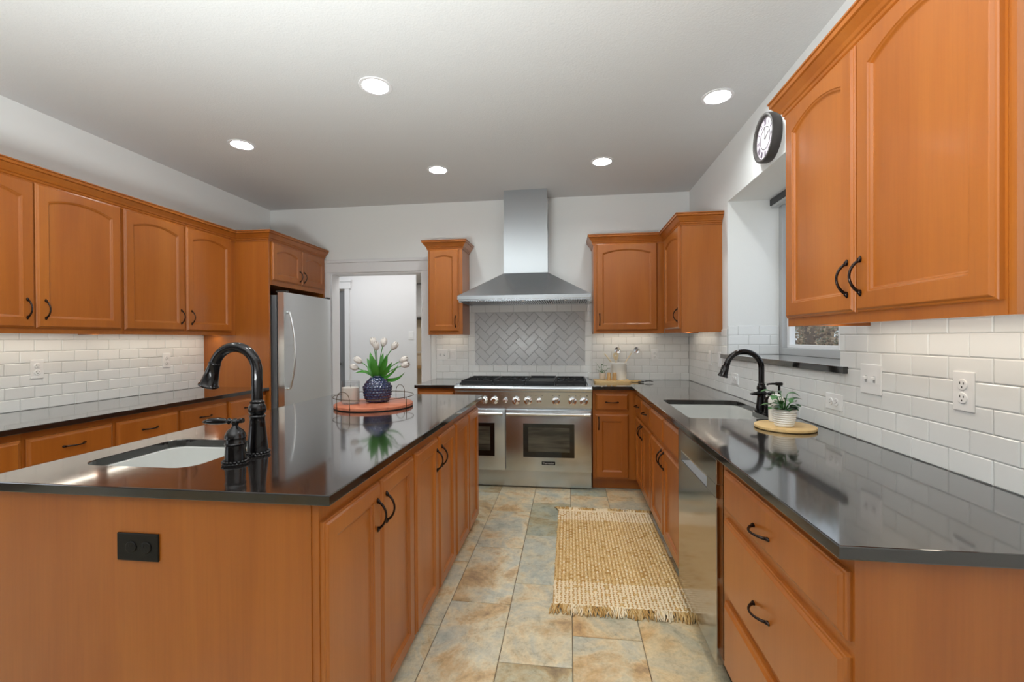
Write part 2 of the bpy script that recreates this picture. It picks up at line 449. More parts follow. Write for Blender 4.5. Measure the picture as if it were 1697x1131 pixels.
# window in the recess
b = MB()
wf = .05
for (y0, y1, z0, z1) in ((RY0, RY1, 1.205, 1.205+wf), (RY0, RY1, RZ1-wf, RZ1), (RY0, RY0+wf, 1.205+wf, RZ1-wf), (RY1-wf, RY1, 1.205+wf, RZ1-wf)):
    b.box(RX, RX+.09, y0, y1, z0, z1, .003)
win = struct(b.build('window_1', M['vinyl']), 'kitchen window deep in the wall recess')
b = MB()
sy0, sy1, sz0, sz1, sf = RY0+wf, RY1-wf, 1.205+wf, RZ1-wf, .04
ym = (sy0+sy1)/2
for (y0, y1, z0, z1) in ((sy0+sf, ym-.025, sz0, sz0+sf*.6), (ym+.025, sy1-sf, sz0, sz0+sf*.6), (sy0+sf, ym-.025, sz1-sf, sz1), (ym+.025, sy1-sf, sz1-sf, sz1), (sy0, sy0+sf, sz0, sz1), (sy1-sf, sy1, sz0, sz1), (ym-.025, ym+.025, sz0, sz1)):
    b.box(RX+.03, RX+.07, y0, y1, z0, z1, .003)
b.build('sash', M['white'], win)
b = MB(); b.box(RX+.048, RX+.053, sy0+.01, sy1-.01, sz0+.01, sz1-.01); b.build('pane', M['glass'], win)

# ------------------------------------------------------------------ wall tiles
def clip_poly(poly, x0, x1, z0, z1):
    def cut(p, ax, v, keep_less):
        out = []
        for i in range(len(p)):
            a, c = p[i], p[(i+1) % len(p)]
            ia = (a[ax] <= v) if keep_less else (a[ax] >= v); ic = (c[ax] <= v) if keep_less else (c[ax] >= v)
            if ia: out.append(a)
            if ia != ic:
                t = (v-a[ax])/(c[ax]-a[ax]); out.append((a[0]+(c[0]-a[0])*t, a[1]+(c[1]-a[1])*t))
        return out
    for ax, v, k in ((0, x0, False), (0, x1, True), (1, z0, False), (1, z1, True)):
        if len(poly) < 3: return []
        poly = cut(poly, ax, v, k)
    r = []
    for p in poly:
        if not r or math.hypot(p[0]-r[-1][0], p[1]-r[-1][1]) > 1e-4: r.append(p)
    if len(r) > 1 and math.hypot(r[0][0]-r[-1][0], r[0][1]-r[-1][1]) < 1e-4: r.pop()
    return r if len(r) > 2 else []
def poly_area(p): return .5*sum(p[i][0]*p[(i+1) % len(p)][1]-p[(i+1) % len(p)][0]*p[i][1] for i in range(len(p)))
def inset(p, d):
    if poly_area(p) < 0: p = p[::-1]
    n = len(p); out = []
    for i in range(n):
        a, c, e = p[i-1], p[i], p[(i+1) % n]
        def ln(u, v):
            dx, dy = v[0]-u[0], v[1]-u[1]; L = math.hypot(dx, dy); return (-dy/L, dx/L)
        n1, n2 = ln(a, c), ln(c, e)
        k = 1+n1[0]*n2[0]+n1[1]*n2[1]
        if k < .15: k = .15
        out.append((c[0]+(n1[0]+n2[0])*d/k, c[1]+(n1[1]+n2[1])*d/k))
    return out
TH = .008
def put_tile(mb, poly, tf, mi=1):
    if len(poly) < 3 or abs(poly_area(poly)) < 2.5e-4: return
    p0 = inset(poly, .0012); p1 = inset(poly, .0042)
    if poly_area(p1) <= 0: return
    if poly_area(p1) < 1e-5: return
    tl = [random.uniform(-.012, .012), random.uniform(-.012, .012)]
    cx = sum(p[0] for p in p0)/len(p0); cz = sum(p[1] for p in p0)/len(p0)
    mb.rings([[tf(x, z, .001) for x, z in p0], [tf(x, z, TH-.0018) for x, z in p0],
              [tf(x, z, TH+(x-cx)*tl[0]+(z-cz)*tl[1]) for x, z in p1]], False, True, mi=mi)
TW, TR = .148, .071
def running(mb, tf, x0, x1, z0, z1, zbase=CT, phase=0., mi=1):
    r0 = math.floor((z0-zbase)/TR+1e-6)
    for r in range(r0, r0+40):
        za = zbase+r*TR
        if za >= z1-.004: break
        off = phase + (TW/2 if r % 2 else 0)
        c = math.floor((x0-off)/TW)
        while off+c*TW < x1:
            xa = off+c*TW
            put_tile(mb, clip_poly([(xa, za), (xa+TW, za), (xa+TW, za+TR), (xa, za+TR)], x0, x1, z0, z1), tf, mi); c += 1
def grout(mb, tf, x0, x1, z0, z1):
    a = [tf(x0, z0, 0), tf(x1, z0, 0), tf(x1, z1, 0), tf(x0, z1, 0)]; c = [tf(x0, z0, TH-.003), tf(x1, z0, TH-.003), tf(x1, z1, TH-.003), tf(x0, z1, TH-.003)]
    mb.rings([a, c], False, True, mi=0)
tf_back = lambda x, z, d: Vector((x, YB-.001-d, z))
tf_left = lambda y, z, d: Vector((XL+.001+d, y, z))
tf_right = lambda y, z, d: Vector((XR-.001-d, y, z))
UB = 1.374      # underside of wall cabinets

b = MB(); grout(b, tf_left, 1.35, 3.6, CT, UB+.02); running(b, tf_left, 1.35, 3.6, CT, UB+.02, phase=.03)
tag(b.build('tile_backsplash', [M['tilegrout'], M['tile']]), 'white subway tile backsplash behind the long left counter', 'backsplash')
bs = thing('tile_backsplash', 'pale grey tile backsplash on the back wall with herringbone panel behind the range', 'backsplash', (0, YB, CT))
def shifted(tf, o): return lambda x, z, d: tf(x, z, d)-o
o0 = Vector((0, YB, CT)); tb = shifted(tf_back, o0)
HX0, HX1, HZ0, HZ1 = -.967, .160, 1.057, 1.602
b = MB(); grout(b, tb, -1.385, HX0-TR, CT, UB+.01); running(b, tb, -1.385, HX0-TR, CT, UB+.01, phase=.02)
b.build('field_tiles', [M['tilegrout'], M['tile']], bs); b = MB()
grout(b, tb, HX1+TR, XR, CT, UB+.01); running(b, tb, HX1+TR, XR-.009, CT, UB+.01, phase=.05)
b.build('field_tiles', [M['tilegrout'], M['tile']], bs)
b = MB()
grout(b, tb, HX0-TR, HX1+TR, CT, HZ0); running(b, tb, HX0-TR, HX1+TR, CT, HZ0-.0005, zbase=HZ0-2*TR, phase=.04)
grout(b, tb, HX0-TR, HX1+TR, HZ1, 1.69); running(b, tb, HX0-TR, HX1+TR, HZ1, 1.69, zbase=HZ1, phase=.03)
for xa in (HX0-TR, HX1):
    grout(b, tb, xa, xa+TR, HZ0, HZ1); z = HZ0
    while z < HZ1-.01:
        put_tile(b, [(xa, z), (xa+TR, z), (xa+TR, min(z+TW, HZ1)), (xa, min(z+TW, HZ1))], tb); z += TW
b.build('border_tiles', [M['tilegrout'], M['tile']], bs)
b = MB(); grout(b, tb, HX0, HX1, HZ0, HZ1)
w = .0718; ca = math.sqrt(.5)
hx, hz = (HX0+HX1)/2, (HZ0+HZ1)/2
for i in range(-22, 23):
    for j in range(-14, 15):
        ox, oy = i+2*j, i-2*j
        for (x0, x1, y0, y1) in ((0, 2, 0, 1), (0, 1, 1, 3)):
            q = []
            for (x, y) in ((x0, y0), (x1, y0), (x1, y1), (x0, y1)):
                X, Y = (x+ox)*w, (y+oy)*w
                q.append((hx+(X-Y)*ca, hz+(X+Y)*ca+.02))
            put_tile(b, clip_poly(q, HX0, HX1, HZ0, HZ1), tb)
b.build('herringbone_panel', [M['tilegroutgrey'], M['tileshade']], bs)
b = MB()
for ya, yb, za in ((.955, RY0-.001, UB+.02), (RY0-.001, RY1, RZ0-.001), (RY1, YB-.009, UB+.02)):
    grout(b, tf_right, ya, yb, CT, za); running(b, tf_right, ya, yb, CT, za, phase=.055)
tag(b.build('tile_backsplash', [M['tilegrout'], M['tile']]), 'pale grey subway tile backsplash on the right wall around the window sill', 'backsplash')
b = MB(); tj = lambda x, z, d: Vector((x, RY1-d, z))
grout(b, tj, XR, RX, 1.205, 1.205+3*TR); running(b, tj, XR, RX, 1.205, 1.205+3*TR, zbase=1.205, phase=.06)
tag(b.build('tile_backsplash', [M['tilegrout'], M['tile']]), 'three rows of grey tile on the far side of the window recess', 'backsplash')

# ------------------------------------------------------------------ cabinet makers
def door_mesh(w, h, arch=0., t=.02, fw=.057):
    """front in local x 0..w, z 0..h, back at y=0, face at y=-t"""
    N = 14
    def ring(i, d, a, inner=True):
        x0, x1, z0, z1 = i, w-i, i, h-i
        pts = [(x0, z0), (x1, z0)]
        for k in range(N+1):
            s = 1-2*k/N
            x = (x0+x1)/2+s*(x1-x0)/2
            z = z1 - (a*(s*s) if a else 0)
            pts.append((x, z))
        return [Vector((x, -d, z)) for x, z in pts]
    b = MB()
    b.rings([ring(0, 0, 0), ring(0, t-.010, 0), ring(.0025, t-.0075, 0), ring(.006, t-.0065, 0), ring(.010, t-.001, 0), ring(.012, t, 0),
             ring(fw, t, arch), ring(fw+.002, t-.003, arch), ring(fw+.006, t-.0045, arch), ring(fw+.010, t-.010, arch), ring(fw+.013, t-.011, arch)], True, True)
    return b
def slab_mesh(w, h, t=.02):
    def ring(i, d): return [Vector((i, -d, i)), Vector((w-i, -d, i)), Vector((w-i, -d, h-i)), Vector((i, -d, h-i))]
    b = MB(); b.rings([ring(0, 0), ring(0, t-.010), ring(.003, t-.0075), ring(.007, t-.0065), ring(.014, t-.001), ring(.016, t)], True, True)
    return b
_pull = {}
def pull(parent, x, z, vertical=True, y=-.02, length=.107):
    key = vertical
    if key not in _pull:
        b = MB(); N = 22; pts, rad = [], []
        for k in range(N+1):
            t = -1+2*k/N
            out = .028*(max(0, math.cos(PI/2*t))**.62) + .003
            a = .0455*t
            pts.append((0, -out, a) if vertical else (a, -out, 0))
            rad.append(.0036+.0012*abs(t)**2)
        b.tube(pts, rad, 10)
        for s in (-1, 1):      # flared teardrop feet
            rings = []
            for (ra, rl, dy, sh) in ((.0058, .0098, 0, .0495), (.0062, .0105, .0016, .0495), (.0052, .0085, .0042, .0485), (.0042, .0058, .0085, .0465)):
                r = []
                for k in range(14):
                    u, v = ra*math.cos(2*PI*k/14), rl*math.sin(2*PI*k/14)+sh*s
                    r.append(Vector((u, -dy, v)) if vertical else Vector((v, -dy, u)))
                rings.append(r)
            b.rings(rings, smooth=True)
        bmesh.ops.recalc_face_normals(b.bm, faces=b.bm.faces)
        me = bpy.data.meshes.new('handle'); b.bm.to_mesh(me); b.bm.free(); me.materials.append(M['pull'])
        _pull[key] = me
    o = bpy.data.objects.new('handle', _pull[key]); COL.objects.link(o); o.parent = parent; o.location = (x, y, z)
    return o
def front(parent, kind, x0, x1, z0, z1, arch=0., handle=None, y=0, fw=.057):
    """kind door / drawer / drawer_front; handle = (x, z) in cabinet coordinates"""
    m = door_mesh(x1-x0, z1-z0, arch, fw=fw) if kind == 'door' else slab_mesh(x1-x0, z1-z0)
    o = m.build(kind, M['wood'], parent); o.location = (x0, y, z0)
    if handle: pull(o, handle[0]-x0, handle[1]-z0, kind == 'door')
    return o
def base_cabinet(label, loc, rot, w, d, fronts, group=None, toe=.1, name='base_cabinet', top=.884, panel=None, toedepth=.07, cat='cabinet'):
    t = thing(name, label, cat, loc, rot, group)
    b = MB(); T = .018
    b.box(0, T, .02, d, toe, top); b.box(w-T, w, .02, d, toe, top); b.box(T, w-T, d-T, d, toe, top); b.box(T, w-T, .02, d-T, toe, toe+T)
    b.build('carcass', M['wood'], t)
    b = MB(); b.box(0, w, 0, .02, toe, top); b.build('face_frame', M['wood'], t)
    b = MB(); b.box(.001, w-.001, toedepth, d, 0.001, toe); b.build('toe_kick', M['wood'], t)
    for f in fronts: front(t, *f)
    return t
def wall_cabinet(label, loc, rot, w, d, z0, z1, fronts, group=None, name='wall_cabinet', lift=.02):
    """loc z = 0; local z are world heights"""
    t = thing(name, label, 'cabinet', (loc[0], loc[1], z0), rot, group)
    h = z1-z0; T = .016
    b = MB()
    b.box(0, T, .002, d, 0, h); b.box(w-T, w, .002, d, 0, h); b.box(T, w-T, .02, d, lift, lift+.012); b.box(T, w-T, .02, d, h-.012, h); b.box(T, w-T, d-.008, d, lift+.012, h-.012)
    b.build('carcass', M['wood'], t)
    b = MB(); b.box(T, w-T, 0, .02, 0, h); b.build('face_frame', M['wood'], t)
    for (k, x0, x1, a0, a1, *r) in fronts:
        ar = r[0] if r else 0; hd = r[1] if len(r) > 1 else None
        front(t, k, x0, x1, a0-z0, a1-z0, ar, (hd[0], hd[1]-z0) if hd else None)
    return t
CROWN = [(0, -.030), (.007, -.030), (.009, -.022), (.006, -.020), (.012, -.016), (.015, -.008), (.011, -.006), (.018, -.002), (.024, .008), (.036, .022), (.043, .030), (.039, .033), (.048, .035), (.050, .048), (.046, .050), (.054, .052), (.054, .058), (0, .058)]
def crown(label, path, z):
    n = len(path); P = [Vector(p) for p in path]
    dirs = [(P[i+1]-P[i]).normalized() for i in range(n-1)]
    nr = [Vector((d.y, -d.x)) for d in dirs]
    rings = []
    for i in range(n):
        if i == 0: m = nr[0]
        elif i == n-1: m = nr[-1]
        else:
            m = (nr[i-1]+nr[i]); m = m/(1+nr[i-1].dot(nr[i]))
        rings.append([Vector((P[i].x+m.x*o, P[i].y+m.y*o, z+u)) for o, u in CROWN])
    b = MB(); b.rings(rings)
    return tag(b.build('crown_moulding', M['wood']), label, 'moulding')

# ---- left wall cabinets (front turned to +x)
UZ0, UZ1 = 1.374, 2.235
DZ0, DZ1 = 1.405, 2.212
ARCH = .035
UG = 'arched wall cabinets on the left wall'
y0 = 1.612
wall_cabinet('double arched-door wooden wall cabinet cut by the left edge of the photo', (-2.938, y0), LEFT, .970, .325, UZ0, UZ1, [
    ('door', .018, 2.094-y0, DZ0, DZ1, ARCH, (2.094-y0-.04, 1.51)), ('door', 2.100-y0, 2.571-y0, DZ0, DZ1, ARCH, (2.14-y0, 1.51))], UG)
y0 = 2.583
wall_cabinet('double arched-door wooden wall cabinet beside the tall refrigerator panel', (-2.938, y0), LEFT, 1.014, .325, UZ0, UZ1, [
    ('door', .011, 3.058-y0, DZ0, DZ1, ARCH, (3.02-y0, 1.51)), ('door', 3.073-y0, 3.538-y0, DZ0, DZ1, ARCH, (3.113-y0, 1.51))], UG)
# tall panel and the cabinet above the refrigerator
y0 = 3.62
fs = wall_cabinet('tall wooden refrigerator surround with a small double-door cabinet on top', (-2.62, y0), LEFT, .862, .62, 1.822, UZ1, [
    ('door', .012, 4.062-y0, 1.864, 2.205, .03, (4.03-y0, 1.945)), ('door', 4.068-y0, 4.478-y0, 1.864, 2.205, .03, (4.10-y0, 1.945))], lift=.0, name='refrigerator_surround')
for xa in (-.0205, .8625):
    b = MB(); b.box(xa, xa+.02, 0, .64, -1.822, UZ1-1.822, .001); b.build('side_panel', M['wood'], fs)
crown('long wooden crown moulding over the left cabinets and refrigerator', [(-2.938, 1.612), (-2.938, 3.6), (-2.62, 3.6), (-2.62, 4.504)], UZ1)

# ---- back wall cabinets
wall_cabinet('narrow single-door wall cabinet left of the range hood', (-1.369, 4.215), BACK, .345, .305, UZ0, UZ1, [
    ('door', .012, .309, 1.402, 2.205, .02, (.309-.03, 1.47+.03))])
crown('short crown moulding on the narrow cabinet left of the hood', [(-1.369, 4.52), (-1.369, 4.215), (-1.024, 4.215), (-1.024, 4.52)], UZ1)
wall_cabinet('single arched-door wall cabinet right of the range hood', (.231, 4.215), BACK, .639, .305, UZ0, UZ1, [
    ('door', .026, .578, 1.402, 2.212, ARCH, (.055, 1.505))])
wall_cabinet('corner wall cabinet on the right wall with plain wooden side', (.872, 4.214), RIGHT, .624, .302, UZ0, UZ1, [
    ('door', .07, .604, 1.405, 2.212, ARCH, (.604-.03, 1.51))])
crown('stepped crown moulding over the corner wall cabinets', [(.231, 4.52), (.231, 4.215), (.872, 4.215), (.872, 3.59), (1.172, 3.59)], UZ1)
# ---- right wall cabinet, close to the camera
y1 = 1.905
wall_cabinet('large double arched-door wall cabinet at right over the clear counter', (.872, y1), RIGHT, .915, .302, UZ0, UZ1, [
    ('door', .018, y1-1.462, 1.405, 2.212, ARCH, (y1-1.487, 1.51)), ('door', y1-1.452, y1-1.012, 1.405, 2.212, ARCH, (y1-1.424, 1.51))])
crown('crown moulding over the large right wall cabinet', [(1.172, y1), (.872, y1), (.872, .99), (1.172, .99)], UZ1)

# ---- left base cabinets
BG = 'base cabinets along the left wall'
ys = [1.41, 1.8415, 2.28, 2.714, 3.15, 3.598]
wh = ['at the left edge, nearest the camera', 'behind the island sink', 'second after the left sink', 'right of the left faucet head', 'next to the refrigerator panel']
lab = ['left base cabinet cut by the left edge of the photo', 'left base cabinet whose drawer shows left of the island sink', 'left base cabinet whose drawer shows beyond the island sink', 'left base cabinet whose drawer shows under the island faucet spout', 'left base cabinet last before the refrigerator panel']
for i in range(5):
    wd = ys[i+1]-ys[i]
    base_cabinet(lab[i], (-2.66, ys[i], 0), LEFT, wd-.001, .6, [
        ('drawer', .011, wd-.011, .70, .848, 0, (wd/2, .776)), ('door', .011, wd-.011, .115, .685, 0, (wd-.05, .62))], BG)

# ---- island
IG = 'two-door cabinets of the island'
iy = [1.130, 1.845, 2.541, 3.2]
il = ['nearest two-door island cabinet with its plain end towards the camera', 'middle two-door island cabinet', 'farthest two-door island cabinet facing the range']
dd = [[(1.134, 1.492), (1.502, 1.832)], [(1.855, 2.188), (2.209, 2.527)], [(2.555, 2.874), (2.886, 3.19)]]
for i in range(3):
    fr = []
    for k, (a, c) in enumerate(dd[i]):
        h = None if i == 2 else ((c-iy[i]-.032) if k == 0 else (a-iy[i]+.032), .722)
        fr.append(('door', a-iy[i], c-iy[i], .04, .83, 0, h))
    t = base_cabinet(il[i], (-.68, iy[i], 0), LEFT, iy[i+1]-iy[i]-.001, 1.08, fr, IG, toe=.03, toedepth=.012, name='island_cabinet')
    if i == 0:
        b = MB(); b.box(.0, .0+.004, 0, 0, 0, 0) if False else None
        b.box(.021, 1.079, -.004, -.0005, .0, .884)
        e = b.build('end_panel', M['wood'], t)
        # the panel lies across the near end: turn its x into depth
        for v in e.data.vertices:
            x, y, z = v.co; v.co = (y, x, z)
        e.data.flip_normals()

# ---- right base cabinets
RB = 'base cabinets along the right wall'
yt = 1.757
base_cabinet('wide three-drawer base cabinet in the right foreground', (.578, yt, 0), RIGHT, yt-.985, .59, [
    ('drawer', yt-1.713, yt-.993, .702, .845, 0, (yt-1.385, .757)), ('drawer', yt-1.713, yt-.993, .392, .668, 0, (yt-1.385, .518)), ('drawer', yt-1.713, yt-.993, .118, .362, 0, (yt-1.385, .24))], RB)
yt = 3.18
base_cabinet('sink base cabinet right of the rug with two plain upper fronts', (.578, yt, 0), RIGHT, yt-2.352, .59, [
    ('drawer_front', .006, yt-2.768, .688, .845), ('drawer_front', yt-2.758, yt-2.365, .688, .845),
    ('door', .006, yt-2.768, .125, .662, 0, (yt-2.795, .595)), ('door', yt-2.758, yt-2.365, .125, .662, 0, (yt-2.73, .595))], RB)
yt = 3.908
base_cabinet('two-drawer base cabinet beyond the sink towards the corner', (.578, yt, 0), RIGHT, yt-3.182, .59, [
    ('drawer', .035, yt-3.548, .695, .845, 0, (yt-3.72, .77)), ('drawer', yt-3.54, yt-3.192, .695, .845, 0, (yt-3.37, .77)),
    ('door', .035, yt-3.548, .125, .665, 0, (yt-3.575, .595)), ('door', yt-3.54, yt-3.192, .125, .665, 0, (yt-3.515, .595))], RB)
base_cabinet('single-door corner base cabinet right of the range', (.204, 3.93, 0), BACK, .96, .585, [
    ('drawer', .022, .305, .702, .848, 0, (.164, .775)), ('door', .022, .305, .113, .668, 0, (.05, .59))])
base_cabinet('small base cabinet between the doorway and the range', (-1.382, 3.93, 0), BACK, .352, .585, [
    ('drawer', .012, .34, .702, .848), ('door', .012, .34, .113, .668)])

# ------------------------------------------------------------------ worktops
def rrect(x0, x1, y0, y1, r, n=6):
    out = []
    for cx, cy, a0 in ((x1-r, y0+r, -PI/2), (x1-r, y1-r, 0), (x0+r, y1-r, PI/2), (x0+r, y0+r, PI)):
        for k in range(n+1):
            a = a0+PI/2*k/n; out.append((cx+r*math.cos(a), cy+r*math.sin(a)))
    return out
def slab(outer, holes, z0, z1, name, label, bev=.003, cat='worktop'):
    b = MB(); bm = b.bm
    es = []
    for loop in [outer]+holes:
        vs = [bm.verts.new((x, y, z1)) for x, y in loop]
        es += [bm.edges.new((vs[i], vs[(i+1) % len(vs)])) for i in range(len(vs))]
    r = bmesh.ops.triangle_fill(bm, use_beauty=True, use_dissolve=True, edges=es)
    fs = [f for f in bm.faces]
    ex = bmesh.ops.extrude_face_region(bm, geom=fs)
    for v in [g for g in ex['geom'] if isinstance(g, bmesh.types.BMVert)]: v.co.z = z0
    bmesh.ops.recalc_face_normals(bm, faces=bm.faces)
    rim = [e for e in bm.edges if len(e.link_faces) == 2 and abs(e.link_faces[0].normal.z-e.link_faces[1].normal.z) > .5]
    bmesh.ops.bevel(bm, geom=rim, offset=bev, segments=2, profile=.5, affect='EDGES')
    return tag(b.build(name, M['quartz']), label, cat)
slab([(-3.255, 1.35), (-2.62, 1.35), (-2.62, 3.597), (-3.255, 3.597)], [], .885, CT, 'countertop', 'long dark stone countertop along the left wall')
IH = rrect(-1.65, -1.235, 1.297, 1.68, .06)
slab([(-1.785, 1.108), (-.636, 1.108), (-.636, 3.237), (-1.785, 3.237)], [IH], .885, CT, 'island_countertop', 'dark stone island top with a small undermount sink')
RH = [(.63, 2.40), (.99, 2.40), (1.02, 2.41), (1.03, 2.44), (1.03, 2.66), (1.04, 2.68), (1.075, 2.71), (1.09, 2.74), (1.095, 3.0), (1.085, 3.05), (1.06, 3.08), (1.02, 3.09), (.65, 3.09), (.632, 3.082), (.625, 3.065), (.622, 2.42)]
slab([(.534, .958), (1.165, .958), (1.165, 4.513), (.2, 4.513), (.2, 3.888), (.534, 3.888)], [RH], .885, CT, 'countertop', 'dark stone L-shaped countertop with the right-hand sink')
slab([(-1.399, 3.888), (-1.022, 3.888), (-1.022, 4.513), (-1.399, 4.513)], [], .885, CT, 'countertop', 'short dark stone countertop left of the range')
slab([(1.146, 2.03), (1.174, 2.03), (1.174, RY0+.001), (RX, RY0+.001), (RX, RY1-.001), (1.174, RY1-.001), (1.174, 3.555), (1.146, 3.555)], [], 1.175, 1.205, 'window_sill', 'dark stone sill under the recessed window', .002, 'sill')

def sink(label, hole, depth, drain):
    t = thing('sink', label, 'sink', (sum(p[0] for p in hole)/len(hole), sum(p[1] for p in hole)/len(hole), CT-SL))
    c = t.location
    def ring(k, z):
        p = inset(hole, k); return [Vector((x-c.x, y-c.y, z)) for x, y in p]
    b = MB()
    b.rings([ring(-.02, -.001), ring(.0, -.001), ring(.004, -.004), ring(.008, -.03), ring(.012, -depth+.03), ring(.022, -depth+.008), ring(.05, -depth)], False, True)
    b.rings([ring(-.02, -.001), ring(-.01, -.03), ring(-.005, -depth-.008), ring(.03, -depth-.012)], False, True)
    b.build('basin', M['porcelain'], t, smooth=40)
    b = MB(); b.lathe([(.005, .0), (.035, .0), (.04, .002), (.042, .001)], (drain[0]-c.x, drain[1]-c.y, -depth+.001), 20); b.build('drain', M['bronze'], t)
sink('white undermount sink in the island top', IH, .16, (-1.44, 1.49))
sink('white undermount sink in the right counter', RH, .19, (.86, 2.75))

# ------------------------------------------------------------------ faucets
def faucet(label, x, y, H, R, tube, scale, head_len, flange):
    """gooseneck turned to -x; H = height of the tube centre at the top of the arc"""
    t = thing('faucet', label, 'faucet', (x, y, CT))
    s = scale
    b = MB(); b.lathe([(.041*s, 0), (.042*s, .003), (.039*s, .007), (.036*s, .009)], n=28)
    n = 20
    for k in range(n):
        a = 2*PI*k/n; b.sphere((.0375*s*math.cos(a), .0375*s*math.sin(a), .009), .006*s, .006*s, .005*s, 8, 5)
    b.build('base_flange', M['bronze'], t, smooth=40)
    b = MB()
    b.lathe([(.035*s, .008), (.0345*s, .03*s), (.031*s, .06*s), (.027*s, .10*s), (.0245*s, .132*s), (.026*s, .136*s), (.028*s, .140*s), (.026*s, .144*s), (.022*s, .146*s),
             (.027*s, .151*s), (.030*s, .163*s), (.028*s, .176*s), (.022*s, .186*s), (.0245*s, .189*s), (.0245*s, .193*s), (.020*s, .196*s), (tube, .2*s)], n=28)
    b.build('body', M['bronze'], t, smooth=40)
    pts = [(0, 0, .19*s)]
    zc = H-R
    for k in range(6): pts.append((0, 0, .19*s+(zc-.19*s)*(k+1)/6))
    endang = math.radians(162)
    for k in range(1, 21):
        a = endang*k/20; pts.append((-R+R*math.cos(a), 0, zc+R*math.sin(a)))
    b = MB(); b.tube(pts, tube, 16); b.build('gooseneck', M['bronze'], t, smooth=50)
    a = endang; e = Vector(pts[-1]); d = Vector((-math.sin(a), 0, math.cos(a)))
    mat = d.to_track_quat('Z', 'Y').to_matrix()
    L = head_len
    b = MB(); b.lathe([(tube*1.02, -.004), (tube*1.12, 0), (tube*1.12, .004), (tube*1.05, .006), (tube*1.25, L*.4), (tube*1.6, L*.86), (tube*1.68, L*.88), (tube*1.85, L*.92), (tube*1.85, L*.96), (tube*1.6, L), (tube*1.0, L*.99)], e, 24, mat)
    hd = b.build('spray_head', M['bronze'], t, smooth=40)
    b = MB(); q = e+d*L*.35
    side = Vector((-math.cos(a)*-1, 0, -math.sin(a)*-1)); side = Vector((-1, 0, -.3)).normalized()
    m = Matrix.Rotation(math.atan2(d.x, d.z), 3, 'Y')
    c0 = q+side*tube*1.25
    b.box(-.006, .006, -.009, .009, -.020, .020, .003)
    for v in b.bm.verts: v.co = m @ v.co + c0
    b.build('spray_button', M['black'], hd)
    return t
def lever(label, x, y, s, rot=0):
    t = thing('mixer_valve', label, 'faucet control', (x, y, CT), rot)
    b = MB(); b.lathe([(.040*s, 0), (.041*s, .003), (.037*s, .007), (.033*s, .009)], n=26)
    for k in range(20):
        a = 2*PI*k/20; b.sphere((.036*s*math.cos(a), .036*s*math.sin(a), .009), .006*s, .006*s, .005*s, 8, 5)
    b.build('base_flange', M['bronze'], t, smooth=40)
    b = MB()
    b.lathe([(.032*s, .008), (.0315*s, .03*s), (.0295*s, .062*s), (.032*s, .065*s), (.033*s, .068*s), (.031*s, .071*s), (.0305*s, .085*s), (.033*s, .088*s), (.031*s, .098*s), (.024*s, .112*s), (.012*s, .121*s), (.009*s, .128*s), (.011*s, .134*s)], n=26)
    b.build('body', M['bronze'], t, smooth=40)
    b = MB()
    b.sphere((0, 0, .140*s), .013*s, .013*s, .012*s)
    b.tube([(.03*s, 0, .146*s), (.022*s, 0, .145*s), (.010*s, 0, .143*s)], [.008*s, .009*s, .006*s], 12)
    b.tube([(-.008*s, 0, .142*s), (-.018*s, 0, .142*s), (-.022*s, 0, .142*s), (-.030*s, 0, .142*s), (-.036*s, 0, .142*s), (-.06*s, 0, .142*s), (-.09*s, 0, .1405*s), (-.11*s, 0, .139*s), (-.121*s, 0, .138*s)],
           [.007*s, .007*s, .011*s, .007*s, .009*s, .0125*s, .0115*s, .008*s, .003*s], 14)
    b.build('lever', M['bronze'], t, smooth=50)
    return t
faucet('tall oil-rubbed bronze gooseneck faucet on the island', -1.131, 1.486, .392, .0865, .0185, 1.0, .092, .04)
lever('bronze lever handle in front of the island faucet', -1.124, 1.369, 1.0)
faucet('dark bronze gooseneck faucet at the right-hand sink', 1.058, 2.61, .338, .092, .0150, .82, .082, .03)
lever('dark bronze lever handle beside the right-hand faucet', 1.062, 2.52, .82)
t = thing('soap_dispenser', 'dark bronze soap pump behind the potted plant at the right sink', 'soap dispenser', (1.075, 2.44, CT))
b = MB(); b.lathe([(.024, 0), (.024, .004), (.019, .01), (.017, .03), (.02, .05), (.018, .075), (.012, .1), (.009, .115)], n=22); b.build('body', M['bronze'], t, smooth=40)
b = MB(); b.lathe([(.006, .112), (.006, .166), (.016, .168), (.018, .176), (.017, .183), (.012, .185)], n=20); b.tube([(0, 0, .176), (-.03, 0, .177), (-.052, 0, .175), (-.06, 0, .169)], [.006, .0052, .0048, .004], 10); b.build('pump', M['bronze'], t, smooth=40)

# ------------------------------------------------------------------ range
RX0, RX1 = -1.018, .196
RF = 3.868      # door plane
t = thing('range', 'wide stainless steel range with six burners, griddle and two ovens', 'range', (RX0, RF, 0))
W = RX1-RX0
b = MB(); b.box(.002, W-.002, .03, .640, .16, .905, .002); b.build('body', M['steel'], t)
b = MB(); b.box(.004, W-.004, .062, .09, .012, .158, .002); b.build('kick_plate', M['steel'], t)
for x, y in ((.06, .1), (W-.06, .1), (.06, .6), (W-.06, .6)):
    b = MB(); b.lathe([(.022, 0), (.022, .02), (.016, .03), (.016, .158)], (x, y, 0), 14); b.build('leg', M['steel'], t)
